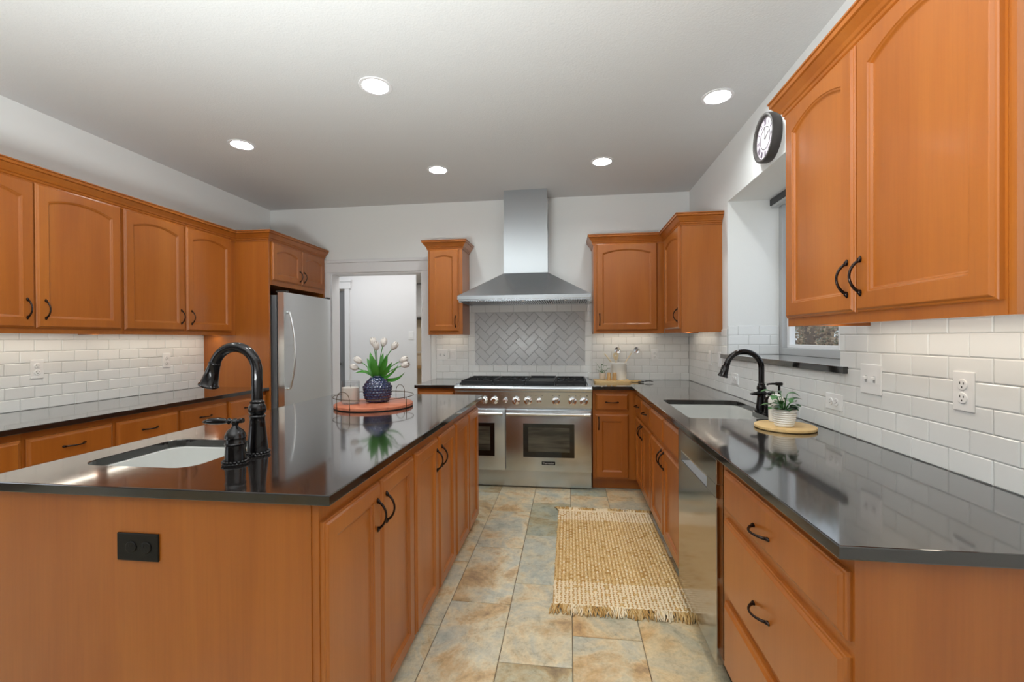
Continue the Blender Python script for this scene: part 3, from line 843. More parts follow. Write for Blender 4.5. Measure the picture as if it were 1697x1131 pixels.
# bullnose and cooktop
b = MB()
prof = [(.03, .862), (.0, .862), (-.012, .870), (-.016, .885), (-.014, .900), (-.004, .913), (.02, .918), (.06, .918), (.06, .90)]
b.rings([[Vector((x, y, z)) for y, z in prof] for x in (0, W)])
b.box(0, W, .05, .642, .9055, .918, .002); b.box(0, W, .61, .642, .918, .945, .003)
b.box(0, .035, .05, .61, .918, .932, .002); b.box(W-.035, W, .05, .61, .918, .932, .002)
b.build('cooktop', M['steel'], t, smooth=30)
b = MB(); b.rings([[Vector((x, y, z)) for y, z in ((.03, .862), (.004, .861), (.018, .722), (.03, .722))] for x in (.002, W-.002)]); cp = b.build('control_panel', M['steel'], t)
# knobs, little printed marks
kx = [-.80+.05, -.658, -.561, -.465, -.359, -.262, -.113, .029, .126]
kr = [.030, .031, .019, .032, .032, .020, .030, .031, .031]
tilt = Matrix.Rotation(PI/2-.1, 3, 'X')
for x, r in zip(kx, kr):
    b = MB(); c = (x-RX0, .011, .784)
    b.lathe([(r*1.12, 0), (r*1.12, .004), (r*.96, .006), (r*.94, .02), (r*.86, .034), (r*.55, .037), (r*.5, .035)], c, 26, tilt)
    k = b.build('knob', M['chrome'], t, smooth=35)
    b = MB(); b.box(-.005, .005, -.048, -.03, -r*.8, r*.8, .003)
    for v in b.bm.verts: v.co = Vector(v.co)+Vector(c)+Vector((0, .004, 0))
    b.build('grip', M['chrome'], k)
b = MB()
for x in kx:
    for dx in (-.028, .028): b.box(x-RX0+dx-.004, x-RX0+dx+.004, .0058, .0088, .828, .834)
b.build('panel_marks', M['ink'], cp)
# burners, grates, griddle
def grate(x0, x1):
    b = MB(); y0, y1, z0, z1 = .07, .60, .936, .952
    for y in (y0, (y0+y1)/2-.006, y1-.012): b.box(x0, x1, y, y+.012, z0, z1, .002)
    for x in (x0, x1-.012): b.box(x, x+.012, y0, y1, z0, z1, .002)
    for x in (x0, x1-.012):
        for y in (y0, y1-.012): b.box(x, x+.012, y, y+.012, .918, z0)
    b.box(x0, x1, y0-.004, y0+.006, .920, z1, .002)
    for cy in (y0+(y1-y0)*.25, y0+(y1-y0)*.75):
        cx = (x0+x1)/2
        for k in range(8):
            a = PI/4*k+PI/8; r0, r1 = .035, .115
            p, q = Vector((cx+r0*math.cos(a), cy+r0*math.sin(a), .945)), Vector((cx+r1*math.cos(a), cy+r1*math.sin(a), .945))
            q.x = min(max(q.x, x0+.006), x1-.006); b.tube([p, q], .006, 6)
    return b.build('grate', M['iron'], t)
gs = [(.045, .335), (.34, .63), (.895, 1.17)]
for a, c in gs:
    grate(a, c)
    for cy in (.07+.53*.25, .07+.53*.75):
        b = MB(); b.lathe([(.06, 0), (.06, .006), (.045, .008), (.045, .016), (.036, .02), (.01, .021)], ((a+c)/2, cy, .918), 20); b.build('burner', M['iron'], t, smooth=40)
b = MB(); b.box(.635, .89, .066, .60, .919, .938, .003); b.box(.635, .89, .066, .078, .938, .950, .002); b.box(.635, .645, .066, .6, .938, .951, .002); b.box(.88, .89, .066, .6, .938, .951, .002); b.box(.635, .89, .585, .6, .938, .956, .002)
b.build('griddle', M['griddle'], t)
# ovens
def oven(x0, x1, win):
    b = MB(); b.box(x0, x1, .0, .028, .168, .706, .004); dr = b.build('oven_door', M['steel'], t, smooth=30)
    b = MB(); b.box(win[0], win[1], -.003, .004, .291, .586, .001); b.build('window', M['ovenglass'], dr)
    b = MB(); b.box(win[0]+.045, win[1]-.04, -.0038, .002, .340, .552); b.build('pane', M['ovenwin'], dr)
    hb = MB(); z = .676; hb.tube([(x0+.018, -.052, z), (x1-.018, -.052, z)], .0135, 16)
    for xx in (x0+.035, x1-.035):
        hb.tube([(xx, -.052, z), (xx, -.03, z-.006), (xx, .002, z-.014)], [.0145, .015, .017], 12)
    for xx in (x0+.018, x1-.018): hb.tube([(xx-.004, -.052, z), (xx+.004, -.052, z)], .016, 16)
    hb.build('handle', M['chrome'], dr, smooth=40)
    return dr
oven(.004, .455, (.10, .362))
dr = oven(.463, W-.004, (-.402-RX0, .044-RX0))
b = MB(); b.box(-.240-RX0, -.122-RX0, -.003, .002, .2265, .2555, .001); bd = b.build('badge', M['black'], dr)
def text_mesh(txt, size, mat, parent, loc, rot):
    cu = bpy.data.curves.new('lettering', 'FONT'); cu.body = txt; cu.size = size; cu.align_x = 'CENTER'; cu.align_y = 'CENTER'; cu.extrude = .0005
    tmp = bpy.data.objects.new('tmp', cu); COL.objects.link(tmp)
    bpy.context.view_layer.update()
    me = bpy.data.meshes.new_from_object(tmp.evaluated_get(bpy.context.evaluated_depsgraph_get()))
    bpy.data.objects.remove(tmp)
    me.materials.clear(); me.materials.append(mat)
    o = bpy.data.objects.new('lettering', me); COL.objects.link(o); o.parent = parent; o.location = loc; o.rotation_euler = rot
    return o
text_mesh('Thermador', .0225, M['badgetext'], bd, (-.181-RX0, -.0036, .241), (PI/2, 0, 0))

# ------------------------------------------------------------------ range hood
HX, HW, HF = -.408, .603, 3.955
t = thing('range_hood', 'stainless steel chimney hood above the range', 'range hood', (HX, HF, 1.668))
dp = 4.512-HF
b = MB(); b.box(-HW, HW, 0, dp, .022, .058, .002); b.build('band', M['steel'], t)
cw, cf = .212, .272
b = MB()
b.rings([[Vector(p) for p in ((-HW, 0, .058), (HW, 0, .058), (HW, dp, .058), (-HW, dp, .058))],
         [Vector(p) for p in ((-cw, cf, .292), (cw, cf, .292), (cw, dp, .292), (-cw, dp, .292))]])
b.build('canopy', M['steel'], t)
b = MB(); b.box(-cw, cw, cf, dp, .292, .70, .001); b.build('lower_flue', M['steel'], t)
b = MB(); b.box(-cw+.004, cw-.004, cf+.004, dp, .70, HC-1.668-.001, .001); b.build('upper_flue', M['steel'], t)
b = MB()
b.box(-HW+.01, HW-.01, .01, .05, .012, .022); b.box(-HW+.01, HW-.01, dp-.03, dp, .012, .022)
b.box(-HW+.004, -HW+.03, .051, dp-.031, .0, .022); b.box(HW-.03, HW-.004, .051, dp-.031, .0, .022)
n = 54
for k in range(n):
    x = -HW+.04+(2*HW-.08)*k/(n-1); b.box(x-.006, x+.006, .05, dp-.03, .006, .018)
b.build('baffle_filter', M['steel'], t)
for x in (-.38, 0, .38):
    b = MB(); b.lathe([(.014, 0), (.014, .006), (.009, .012)], (x, .03, .0), 14); b.build('filter_knob', M['chrome'], t)

# ------------------------------------------------------------------ refrigerator
FX, FY0, FY1 = -2.512, 3.662, 4.44
t = thing('refrigerator', 'stainless steel refrigerator in the tall wooden surround', 'refrigerator', (FX, FY0, 0), LEFT)
W = FY1-FY0
b = MB(); b.box(.004, W-.004, .085, .70, .02, 1.735, .004); b.build('cabinet', M['steel_side'], t)
def curved_door(z0, z1):
    b = MB(); N = 14; rings = []
    for z in (z0, z1):
        r = []
        for k in range(N+1):
            x = W*k/N; u = 2*k/N-1; r.append(Vector((x, -.006+.014*abs(u)**3, z)))
        r += [Vector((W, .068, z)), Vector((0, .068, z))]
        rings.append(r)
    b.rings(rings); return b
d1 = curved_door(.70, 1.758).build('door', M['steel_v'], t, smooth=40)
d2 = curved_door(.06, .69).build('freezer_drawer', M['steel_v'], t, smooth=40)
b = MB(); pts = []
for k in range(17):
    s = -1+2*k/16; pts.append((.045, -.018-.05*(1-s*s), 1.235+.345*s))
b.tube(pts, .011, 12); b.tube([(.045, .004, 1.235-.345), pts[0]], .012, 10); b.tube([(.045, .004, 1.235+.345), pts[-1]], .012, 10)
b.build('handle', M['steel_v'], d1, smooth=50)
b = MB(); pts = [(.08+(W-.16)*k/12, -.018-.04*(1-(k/6-1)**2), .63) for k in range(13)]; b.tube(pts, .011, 12); b.build('handle', M['steel_v'], d2, smooth=50)
b = MB(); b.box(.02, .06, -.002, .1, 1.7585, 1.775, .003); b.build('hinge_cover', M['slot'], t); b = MB(); b.box(W-.06, W-.02, -.002, .1, 1.7585, 1.775, .003); b.build('hinge_cover', M['slot'], t)

# ------------------------------------------------------------------ dishwasher
t = thing('dishwasher', 'stainless steel dishwasher in the right-hand cabinet run', 'dishwasher', (.556, 2.348, 0), RIGHT)
W = .586
b = MB(); b.box(.004, W-.004, .03, .57, .1, .868); b.build('tub', M['steel_side'], t)
b = MB()
hx0, hx1, hz0, hz1 = .058, .468, .722, .772
b.box(0, W, -.004, .03, .085, hz0, .002); b.box(0, W, -.004, .03, hz1, .868, .002); b.box(0, hx0, -.004, .03, hz0, hz1); b.box(hx1, W, -.004, .03, hz0, hz1)
d = b.build('door', M['steel_dw'], t)
b = MB(); b.box(hx0, hx1, .018, .028, hz0, hz1)
b.rings([[Vector((x, y, z)) for y, z in ((-.002, hz0+.002), (.018, hz0+.022), (.018, hz0+.002))] for x in (hx0, hx1)]); b.build('pocket_handle', M['chrome'], d)
b = MB(); b.box(.004, W-.004, .06, .08, .004, .085); b.build('toe_panel', M['black'], t)

# ------------------------------------------------------------------ ceiling lamps
lights = [(-1.074, 2.386, 'round recessed ceiling light above the island, nearest and largest of the five'), (.881, 2.768, 'round recessed ceiling light nearest the wall clock'),
          (-2.364, 2.970, 'round recessed ceiling light nearest the left wall'), (-1.088, 3.637, 'round recessed ceiling light left of the hood flue'), (.274, 3.651, 'round recessed ceiling light right of the hood flue')]
def can(x, y, label):
    t = thing('ceiling_light', label, 'ceiling light', (x, y, HC), 0, 'recessed ceiling lights')
    b = MB(); b.rings([[Vector((r*math.cos(2*PI*k/40), r*math.sin(2*PI*k/40), z)) for k in range(40)] for r, z in ((.092, -.0005), (.090, -.005), (.073, -.006), (.0715, -.002), (.0705, .045))], False, False, smooth=True)
    b.build('trim_ring', M['white'], t, smooth=40)
    b = MB(); b.lathe([(.001, .036), (.070, .036), (.070, .044), (.001, .044)], n=36); b.build('lens', M['lamp'], t)
    return t
for l in lights: can(*l)
# unseen lamps of the same kind, added towards the camera for more light
for x, y in CANS[5:]:
    can(x, y, 'added round recessed ceiling light out of view towards the camera')

# ------------------------------------------------------------------ wall plates
def plate(label, loc, rot, w, h, kind, mat='plate', slotmat='slot', tilt=0):
    """front faces local -y; loc = centre on the wall face"""
    t = thing('outlet' if 'outlet' in label else 'light_switch', label, 'outlet' if 'outlet' in label else 'switch', loc, rot)
    b = MB(); b.box(-w/2, w/2, -.006, 0, -h/2, h/2, .0025); b.build('cover_plate', M[mat], t)
    def recept(x, z, horiz=False):
        b = MB(); b.lathe([(.017, -.001), (.017, .0025), (.015, .0035)], (x, -.0055, z), 18, Matrix.Rotation(PI/2, 3, 'X')); r = b.build('receptacle', M[mat], t)
        b = MB()
        for dx, hh in ((-.006, .005), (.006, .004)):
            if horiz: b.box(x-.0055+0, x+.0, -.0095, -.007, z+dx-.0012, z+dx+.0012)
            else: b.box(x+dx-.0012, x+dx+.0012, -.0095, -.007, z+.001, z+.001+hh*1.6)
        b.lathe([(.0025, 0), (.0025, .0008)], (x+(.008 if horiz else 0), -.0088, z-(0 if horiz else .007)), 10, Matrix.Rotation(PI/2, 3, 'X'))
        b.build('slots', M[slotmat], r)
    if kind == 'duplex':
        recept(0, .02); recept(0, -.02)
        b = MB(); b.lathe([(.003, 0), (.002, .001)], (0, -.006, 0), 10, Matrix.Rotation(PI/2, 3, 'X')); b.build('screw', M[mat], t)
    elif kind == 'duplex_h': recept(-.02, 0, True); recept(.02, 0, True)
    elif kind == 'duplex_pair': recept(-.02, 0); recept(.028, 0)
    elif kind == 'rocker':
        b = MB(); b.box(-.017, .017, -.009, -.005, -.033, .033, .002); b.build('rocker', M[mat], t)
    elif kind == 'toggles':
        for x in (-.023, .023):
            b = MB(); b.box(x-.005, x+.005, -.018, -.005, -.002, .010, .002); b.build('toggle', M[mat], t)
            b = MB(); b.box(x-.006, x+.006, -.0068, -.0055, -.013, .013); b.build('slot', M['vinyl'], t)
    return t
f = TH
plate('white duplex outlet on the left tile wall nearer the camera', (XL+f, 2.334, 1.159), LEFT, .070, .116, 'duplex')
plate('white duplex outlet on the left tile wall towards the refrigerator', (XL+f, 3.222, 1.17), LEFT, .070, .116, 'duplex')
plate('white double toggle switch left of the herringbone tiles', (-1.317, YB-f, 1.168), BACK, .116, .114, 'toggles')
plate('narrow white rocker switch beside the double toggle plate near the doorway', (-1.198, YB-f, 1.166), BACK, .068, .118, 'rocker')
plate('white duplex outlet on the back wall right of the chrome wall fixtures', (.84, YB-f, 1.164), BACK, .068, .116, 'duplex')
plate('white rocker switch in the right corner below the corner cabinet', (XR-f, 3.862, 1.163), RIGHT, .07, .116, 'rocker')
plate('white rocker switch at the far end of the window sill', (XR-f, 3.625, 1.16), RIGHT, .07, .116, 'rocker')
plate('white sideways outlet behind the spout of the right faucet', (XR-f, 3.31, 1.039), RIGHT, .125, .076, 'duplex_h')
plate('white sideways outlet low on the right tile wall under the sill end', (XR-f, 2.125, 1.044), RIGHT, .122, .072, 'duplex_h')
plate('white double toggle switch plate right of the window sill', (XR-f, 1.884, 1.166), RIGHT, .120, .116, 'toggles')
plate('large white duplex outlet at the right edge of the tile wall', (XR-f, 1.476, 1.167), RIGHT, .072, .118, 'duplex')
plate('black sideways double outlet on the end of the island', (-1.231, 1.126, .738), BACK, .134, .08, 'duplex_pair', 'black', 'void')
plate('small white light switch on the hall wall through the doorway', (-2.09, 5.7, 1.38), BACK, .07, .115, 'rocker')

# ------------------------------------------------------------------ wall clock
t = thing('wall_clock', 'round charcoal wall clock above the window recess', 'clock', (XR, 2.75, 2.49), RIGHT)
R0 = .138
mX = Matrix.Rotation(PI/2, 3, 'X')
b = MB(); b.lathe([(R0*.97, .0), (R0, .012), (R0, .045), (R0*.985, .052), (R0*.92, .054), (R0*.86, .050), (R0*.84, .036), (.001, .034)], n=56, mat=mX); b.build('rim', M['clockrim'], t, smooth=35)
b = MB(); b.lathe([(R0*.845, .036), (.001, .0362)], n=48, mat=mX, cap=False); fc = b.build('face', M['clockface'], t)
b = MB()
def bar2(x0, z0, x1, z1, wd):
    d = Vector((x1-x0, z1-z0)).normalized()*wd/2; n = Vector((-d.y, d.x))
    b.rings([[Vector((p[0], y, p[1])) for p in ((x0+n.x, z0+n.y), (x1+n.x, z1+n.y), (x1-n.x, z1-n.y), (x0-n.x, z0-n.y))] for y in (-.0365, -.0378)])
ROM = {12: 'XII', 1: 'I', 2: 'II', 3: 'III', 4: 'IIII', 5: 'V', 6: 'VI', 7: 'VII', 8: 'VIII', 9: 'IX', 10: 'X', 11: 'XI'}
for h, s in ROM.items():
    b = MB()
    a = PI/2-h*PI/6; rad, tan = Vector((math.cos(a), math.sin(a))), Vector((math.sin(a), -math.cos(a)))
    ws = {'I': .007, 'V': .013, 'X': .013}; tot = sum(ws[c] for c in s); u = -tot/2
    for c in s:
        uc = u+ws[c]/2; r0, r1 = R0*.55, R0*.78
        P = lambda uu, r: (rad*r+tan*uu)
        segs = {'I': [((uc, r0), (uc, r1))], 'V': [((uc-.004, r1), (uc, r0)), ((uc+.004, r1), (uc, r0))], 'X': [((uc-.004, r0), (uc+.004, r1)), ((uc+.004, r0), (uc-.004, r1))]}[c]
        for (p, q) in segs:
            A, B = P(*p), P(*q); bar2(A.x, A.y, B.x, B.y, .0032)
        u += ws[c]
    b.build('numeral', M['clockink'], fc)
b = MB(); b.rings([[Vector((r*math.cos(2*PI*k/40), y, r*math.sin(2*PI*k/40))) for k in range(40)] for r, y in ((R0*.47, -.0362), (R0*.47, -.0374), (R0*.44, -.0374), (R0*.44, -.0362))], False, False)
bar2(0, 0, .045, .025, .005); bar2(0, 0, -.012, .07, .0035); b.lathe([(.006, .036), (.006, .040), (.002, .041)], n=14, mat=mX); b.build('hands', M['clockrim'], t)

# roller shade cassette
t = thing('roller_shade', 'rolled charcoal shade at the top of the window recess', 'shade', (1.462, (RY0+RY1)/2, RZ1))
b = MB(); L = (RY1-RY0)/2-.012; b.box(0, .062, -L, L, -.05, -.002, .006); b.build('cassette', M['shade'], t)
b = MB(); b.box(.004, .05, -L+.01, L-.01, -.068, -.05, .004); b.build('hem_bar', M['vinyl'], t)

# chrome knobs on the back wall
for i, x in enumerate((.475, .658)):
    t = thing('wall_fixture', ('round chrome wall fixture above the utensil crock', 'round chrome wall fixture nearer the right-hand outlet')[i], 'wall fixture', (x, YB-TH, 1.211), 0, 'chrome fixtures on the tile wall')
    b = MB(); b.lathe([(.012, 0), (.012, .03)], n=16, mat=mX); b.build('stem', M['chrome'], t, smooth=40)
    b = MB(); b.lathe([(.024, .028), (.031, .031), (.032, .040), (.029, .046), (.018, .043), (.001, .042)], n=28, mat=mX); b.build('cap', M['chrome'], t, smooth=40)

# ------------------------------------------------------------------ rug
rx0, rx1, ry0, ry1 = -.086, .596, 2.208, 3.425
t = thing('rug', 'woven jute rug with cream bands and fringed ends on the tile floor', 'rug', ((rx0+rx1)/2, (ry0+ry1)/2, .001), .0)
cx, cy = (rx0+rx1)/2, (ry0+ry1)/2
b = MB(); b.box(rx0-cx, rx1-cx, ry0-cy, ry1-cy, 0, .006, 0, 0); b.build('backing', M['jutedark'], t)
b = MB(); nx, ny = 33, 62
px, py = (rx1-rx0)/nx, (ry1-ry0)/ny
for i in range(nx):
    for j in range(ny):
        x = rx0-cx+(i+.5)*px + random.uniform(-.0012, .0012) + (.004*math.sin(j*.55) if i == 0 else 0); y = ry0-cy+(j+.5)*py + random.uniform(-.001, .001)
        band = j < 11 or j >= ny-9
        par = (i+j) % 2
        ang = random.uniform(-.15, .15)+(.0 if par else PI/2)
        mi = (2 if random.random() < .93 else 0) if band else ((3 if random.random() < .75 else random.choice((0, 2))) if par else (0 if random.random() < .85 else 1))
        if i in (0, nx-1) and not band: mi = 0
        m = Matrix.Rotation(ang, 3, 'Z')
        lx, ly = (px*.34, py*.68) if par else (py*.36, px*.62)
        b.sphere((x, y, .0065 if par else .006), lx, ly, .0068 if par else .0062, 8, 4, mi, m)
# whipped edges
for yy in (ry0-cy, ry1-cy):
    b.tube([(rx0-cx+(rx1-rx0)*k/30, yy+random.uniform(-.001, .001), .007) for k in range(31)], .0065, 8, 2)
b.build('weave', [M['jute'], M['jutedark'], M['cream_yarn'], M['jute_light']], t)
for nm, yy, sgn, ln in (('fringe', ry0-cy, -1, .062), ('fringe', ry1-cy, 1, .055)):
    b = MB()
    for k in range(300):
        x = rx0-cx-.006+(rx1-rx0+.012)*random.random()
        L = ln*random.uniform(.7, 1.3); dx = random.uniform(-.03, .03); h = random.uniform(.006, .018)
        cream = math.sin(x*31+2)*.5+.5 > .62
        pts = [(x, yy, .006), (x+dx*.3, yy+sgn*L*.35, .006+h), (x+dx*.7+random.uniform(-.006, .006), yy+sgn*L*.7, .004+h*.6), (x+dx, yy+sgn*L, .003)]
        b.tube(pts, [.0036, .0034, .003, .0022], 5, 2 if (cream and random.random() < .75) else random.choice((0, 1)))
    b.build(nm, [M['jute'], M['jutedark'], M['cream_yarn']], t)

# ------------------------------------------------------------------ plants and tabletop things
def leaf(mb, base, tip, width, curve=.02, mi=0, fold=.25, across=None):
    base, tip = Vector(base), Vector(tip); d = tip-base
    side = d.cross(Vector((0, 0, 1)))
    if across is not None:
        q = Vector(across); dn = d.normalized(); side = q-dn*q.dot(dn)
    side = side.normalized() if side.length > 1e-5 else Vector((1, 0, 0))
    up = side.cross(d).normalized(); N = 8; rows = []
    for k in range(N+1):
        s = k/N; c = base+d*s+up*curve*math.sin(PI*s)
        wd = width*(math.sin(PI*min(1, s*.97+.03))**.75)*(1-.25*s)/2
        rows.append([c-side*wd+up*wd*fold, c, c+side*wd+up*wd*fold])
    vs = [[mb.bm.verts.new(p) for p in r] for r in rows]
    for a, c in zip(vs, vs[1:]):
        for i in (0, 1):
            f = mb.bm.faces.new((a[i], a[i+1], c[i+1], c[i])); f.smooth = True; f.material_index = mi
def plant(name, label, loc, pot_prof, potmat, soil_z, soil_r, leaves, mats):
    t = thing(name, label, 'plant', loc)
    b = MB(); b.lathe(pot_prof, n=36); b.build('pot', potmat, t, smooth=50)
    b = MB(); b.lathe([(.001, soil_z-.004), (soil_r, soil_z-.004), (soil_r, soil_z), (.001, soil_z+.002)], n=20); b.build('soil', M['soil'], t)
    b = MB(); st = MB()
    for (dx, dy, dz, L, az, wd, mi) in leaves:
        p = Vector((dx, dy, soil_z+dz)); st.tube([(dx*.15, dy*.15, soil_z), (dx*.5, dy*.5, soil_z+dz*.6), p], [.0022, .0018, .0014], 6)
        leaf(b, p, p+Vector((math.cos(az)*L, math.sin(az)*L, random.uniform(-.25, .3)*L)), wd, .008, mi)
    st.build('stems', mats[0], t); b.build('foliage', mats, t)
    return t
# right-hand board with ribbed pot
BX, BY = .978, 2.165
t = b = MB(); b.lathe([(.118, 0), (.124, .003), (.125, .009), (.124, .014), (.119, .017), (.001, .017)], (0, 0, 0), 48)
o = tag(b.build('round_board', M['bamboo'], smooth=40), 'round pale wooden board beside the right-hand sink', 'board'); o.location = (BX, BY, CT)
ribs = [(.030, 0), (.036, .002)]
for k in range(7):
    z = .006+k*.0095; r = .0375+.0105*(k/6)**.7; ribs += [(r, z), (r+.0022, z+.004), (r, z+.0085)]
ribs += [(.0495, .074), (.050, .078), (.047, .079), (.045, .070), (.043, .060)]
lv = []
rnd = random.Random(4)
for k in range(22):
    az = k*2.4+rnd.uniform(-.4, .4); rr = rnd.uniform(.01, .05); dz = rnd.uniform(.012, .085) if k > 8 else rnd.uniform(.0, .03)
    lv.append((math.cos(az)*rr, math.sin(az)*rr, dz, rnd.uniform(.042, .062), az, rnd.uniform(.038, .050), rnd.choice((0, 0, 1))))
plant('potted_plant', 'small leafy plant in a ribbed white pot on the round board', (BX-.022, BY-.04, CT+.0172), ribs, M['ceramic'], .064, .043, lv, [M['leaf'], M['leafdark']])
b = MB(); b.lathe([(.029, 0), (.033, .003), (.034, .07), (.034, .10), (.030, .114), (.020, .124), (.012, .129), (.001, .130)], n=28)
o = tag(b.build('jar', M['ceramic'], smooth=40), 'plain white jar half hidden behind the ribbed plant pot', 'jar'); o.location = (BX-.002, BY+.078, CT+.0172)

# back counter group
b = MB(); bp0 = rrect(.235, .565, 4.165, 4.42, .025); b.prism(bp0, 0, .018); b.prism(rrect(.55, .672, 4.255, 4.305, .02), 0.002, .016)
o = tag(b.build('cutting_board', M['bamboo']), 'bamboo cutting board with handle right of the range', 'board'); o.location = (0, 0, CT+.0005)
t = thing('whisk', 'thin wire whisk lying beside the cutting board handle', 'whisk', (.69, 4.23, CT+.012))
b = MB(); b.tube([(-.05, .012, -.003), (0, .004, -.003)], [.006, .007], 10); b.build('grip', M['slot'], t)
b = MB()
for k in range(4):
    a = PI*k/4; b.tube([(.0+.085*s, .004+.024*math.sin(PI*s)*math.cos(a)-.012*s, .0105*math.sin(PI*s)*math.sin(a)) for s in [q/12 for q in range(13)]], .0012, 5)
    b.tube([(.0+.085*s, .004-.024*math.sin(PI*s)*math.cos(a)-.012*s, .0105*math.sin(PI*s)*math.sin(a)) for s in [q/12 for q in range(13)]], .0012, 5)
b.build('wires', M['slot'], t)
zb = CT+.0187
t = b = MB(); b.lathe([(.066, 0), (.071, .004), (.072, .01), (.072, .146), (.075, .15), (.076, .16), (.074, .165), (.068, .165), (.067, .15), (.066, .02), (.001, .015)], n=40)
o = tag(b.build('utensil_crock', M['ceramic'], smooth=40), 'white ceramic crock holding wooden utensils beside the range', 'crock'); o.location = (.473, 4.34, zb)
def utensil(name, label, base, tip, r, head=None):
    t = thing(name, label, 'utensil', base, 0, 'wooden utensils in the white crock')
    d = Vector(tip)-Vector(base)
    b = MB(); b.tube([(0, 0, 0), d*.5, d], r, 10); b.build('handle', M['palewood'], t)
    if head:
        b = MB(); hd = [(-.013, 0), (.013, 0), (.024, .03), (.027, .05), (.022, .066), (.01, .074), (-.01, .074), (-.022, .066), (-.027, .05), (-.024, .03)]
        es = []; bm = b.bm
        for loop in (hd, [(.0075*math.cos(2*PI*k/12), .046+.0075*math.sin(2*PI*k/12)) for k in range(12)]):
            vs = [bm.verts.new((x, -.003, z)) for x, z in loop]; es += [bm.edges.new((vs[i], vs[(i+1) % len(vs)])) for i in range(len(vs))]
        bmesh.ops.triangle_fill(bm, use_beauty=True, use_dissolve=False, edges=es)
        ex = bmesh.ops.extrude_face_region(bm, geom=list(bm.faces))
        for v in [g for g in ex['geom'] if isinstance(g, bmesh.types.BMVert)]: v.co.y += .006
        o = b.build('blade', M['palewood'], t); o.location = d*.97
utensil('wooden_spoon', 'thin wooden utensil handle leaning left out of the crock', (.520, 4.34, zb+.02), (.34, 4.345, zb+.25), .006)
utensil('slotted_spatula', 'wooden spatula with a round hole standing in the crock', (.468, 4.355, zb+.02), (.448, 4.36, zb+.19), .007, True)
utensil('wooden_spoon', 'thin wooden utensil handle leaning right out of the crock', (.440, 4.33, zb+.02), (.593, 4.335, zb+.258), .005)
lv = []
rnd = random.Random(11)
for (dx, dz, L, az, wd) in ((-.055, .10, .022, PI*.9, .014), (-.004, .085, .03, 1.2, .028), (.012, .075, .03, .3, .026), (-.03, .03, .042, PI, .026), (-.018, .022, .03, -2.4, .024), (.02, .02, .03, -.3, .022), (.045, .045, .035, .6, .02), (.008, .03, .028, -1.4, .022), (-.012, .06, .026, 2.2, .022)):
    lv.append((dx, rnd.uniform(-.02, .02), dz, L, az, wd, 1 if rnd.random() < .5 else 0))
plant('potted_plant', 'tiny leafy plant in a beige pot on the cutting board', (.318, 4.33, zb), [(.024, 0), (.028, .002), (.032, .05), (.033, .064), (.0315, .066), (.029, .055), (.028, .045)], M['beigeceramic'], .054, .029, lv, [M['leaf'], M['leafdark']])
for i, x in enumerate((.372, .424)):
    b = MB(); b.lathe([(.0185, 0), (.02, .003), (.019, .035), (.0185, .062), (.017, .070), (.012, .075), (.001, .076)], n=22)
    o = tag(b.build('shaker', M['cork'], smooth=40), ('small wooden shaker next to the tiny potted plant', 'small wooden shaker in front of the white crock')[i], 'shaker', 'wooden shakers on the cutting board'); o.location = (x, 4.25, zb)

# island tray
TX, TY = -1.206, 2.628
t = thing('serving_tray', 'round reddish wooden tray with a wire rail on the island', 'tray', (TX, TY, CT))
TRR = .236
b = MB(); b.lathe([(TRR-.006, .003), (TRR, .006), (TRR, .020), (TRR-.004, .023), (.001, .023)], n=64); b.build('board', M['redwood'], t, smooth=40)
b = MB(); b.lathe([(TRR-.02, .0005), (TRR+.001, .0005), (TRR+.001, .003), (.001, .003)], n=64); b.build('base_ring', M['black'], t)
b = MB(); rr = TRR+.004; zr = .068
b.tube([(rr*math.cos(2*PI*k/72), rr*math.sin(2*PI*k/72), zr) for k in range(73)], .0022, 8)
for az in (-2.2, -1.74, 1.37, 1.06, -.26, 2.76):
    b.tube([(rr*math.cos(az), rr*math.sin(az), .006), (rr*math.cos(az), rr*math.sin(az), zr)], .002, 8)
b.build('wire_rail', M['brass'], t)
for a0, a1 in ((-2.2, -1.74), (1.37, 1.06)):
    p, q = Vector((rr*math.cos(a0), rr*math.sin(a0), zr)), Vector((rr*math.cos(a1), rr*math.sin(a1), zr))
    m = (p+q)/2; b = MB(); b.tube([m+(p-m)*math.cos(PI*k/20)+Vector((0, 0, .045*math.sin(PI*k/20))) for k in range(21)], .002, 8); b.build('handle', M['brass'], t)
zt = CT+.0235
t = thing('candle', 'cream candle in a clear glass jar on the round tray', 'candle', (-1.334, 2.575, zt))
b = MB(); b.lathe([(.048, 0), (.053, .002), (.054, .006), (.054, .136), (.052, .138), (.051, .136), (.051, .010), (.001, .008)], n=40); b.build('glass_jar', M['jarglass'], t, smooth=40)
b = MB(); b.lathe([(.049, .0095), (.0505, .012), (.0505, .098), (.047, .1), (.001, .099)], n=36); wx = b.build('wax', M['wax'], t, smooth=40)
b = MB(); b.tube([(0, 0, .098), (.001, 0, .112)], .0012, 6); b.build('wick', M['slot'], wx)
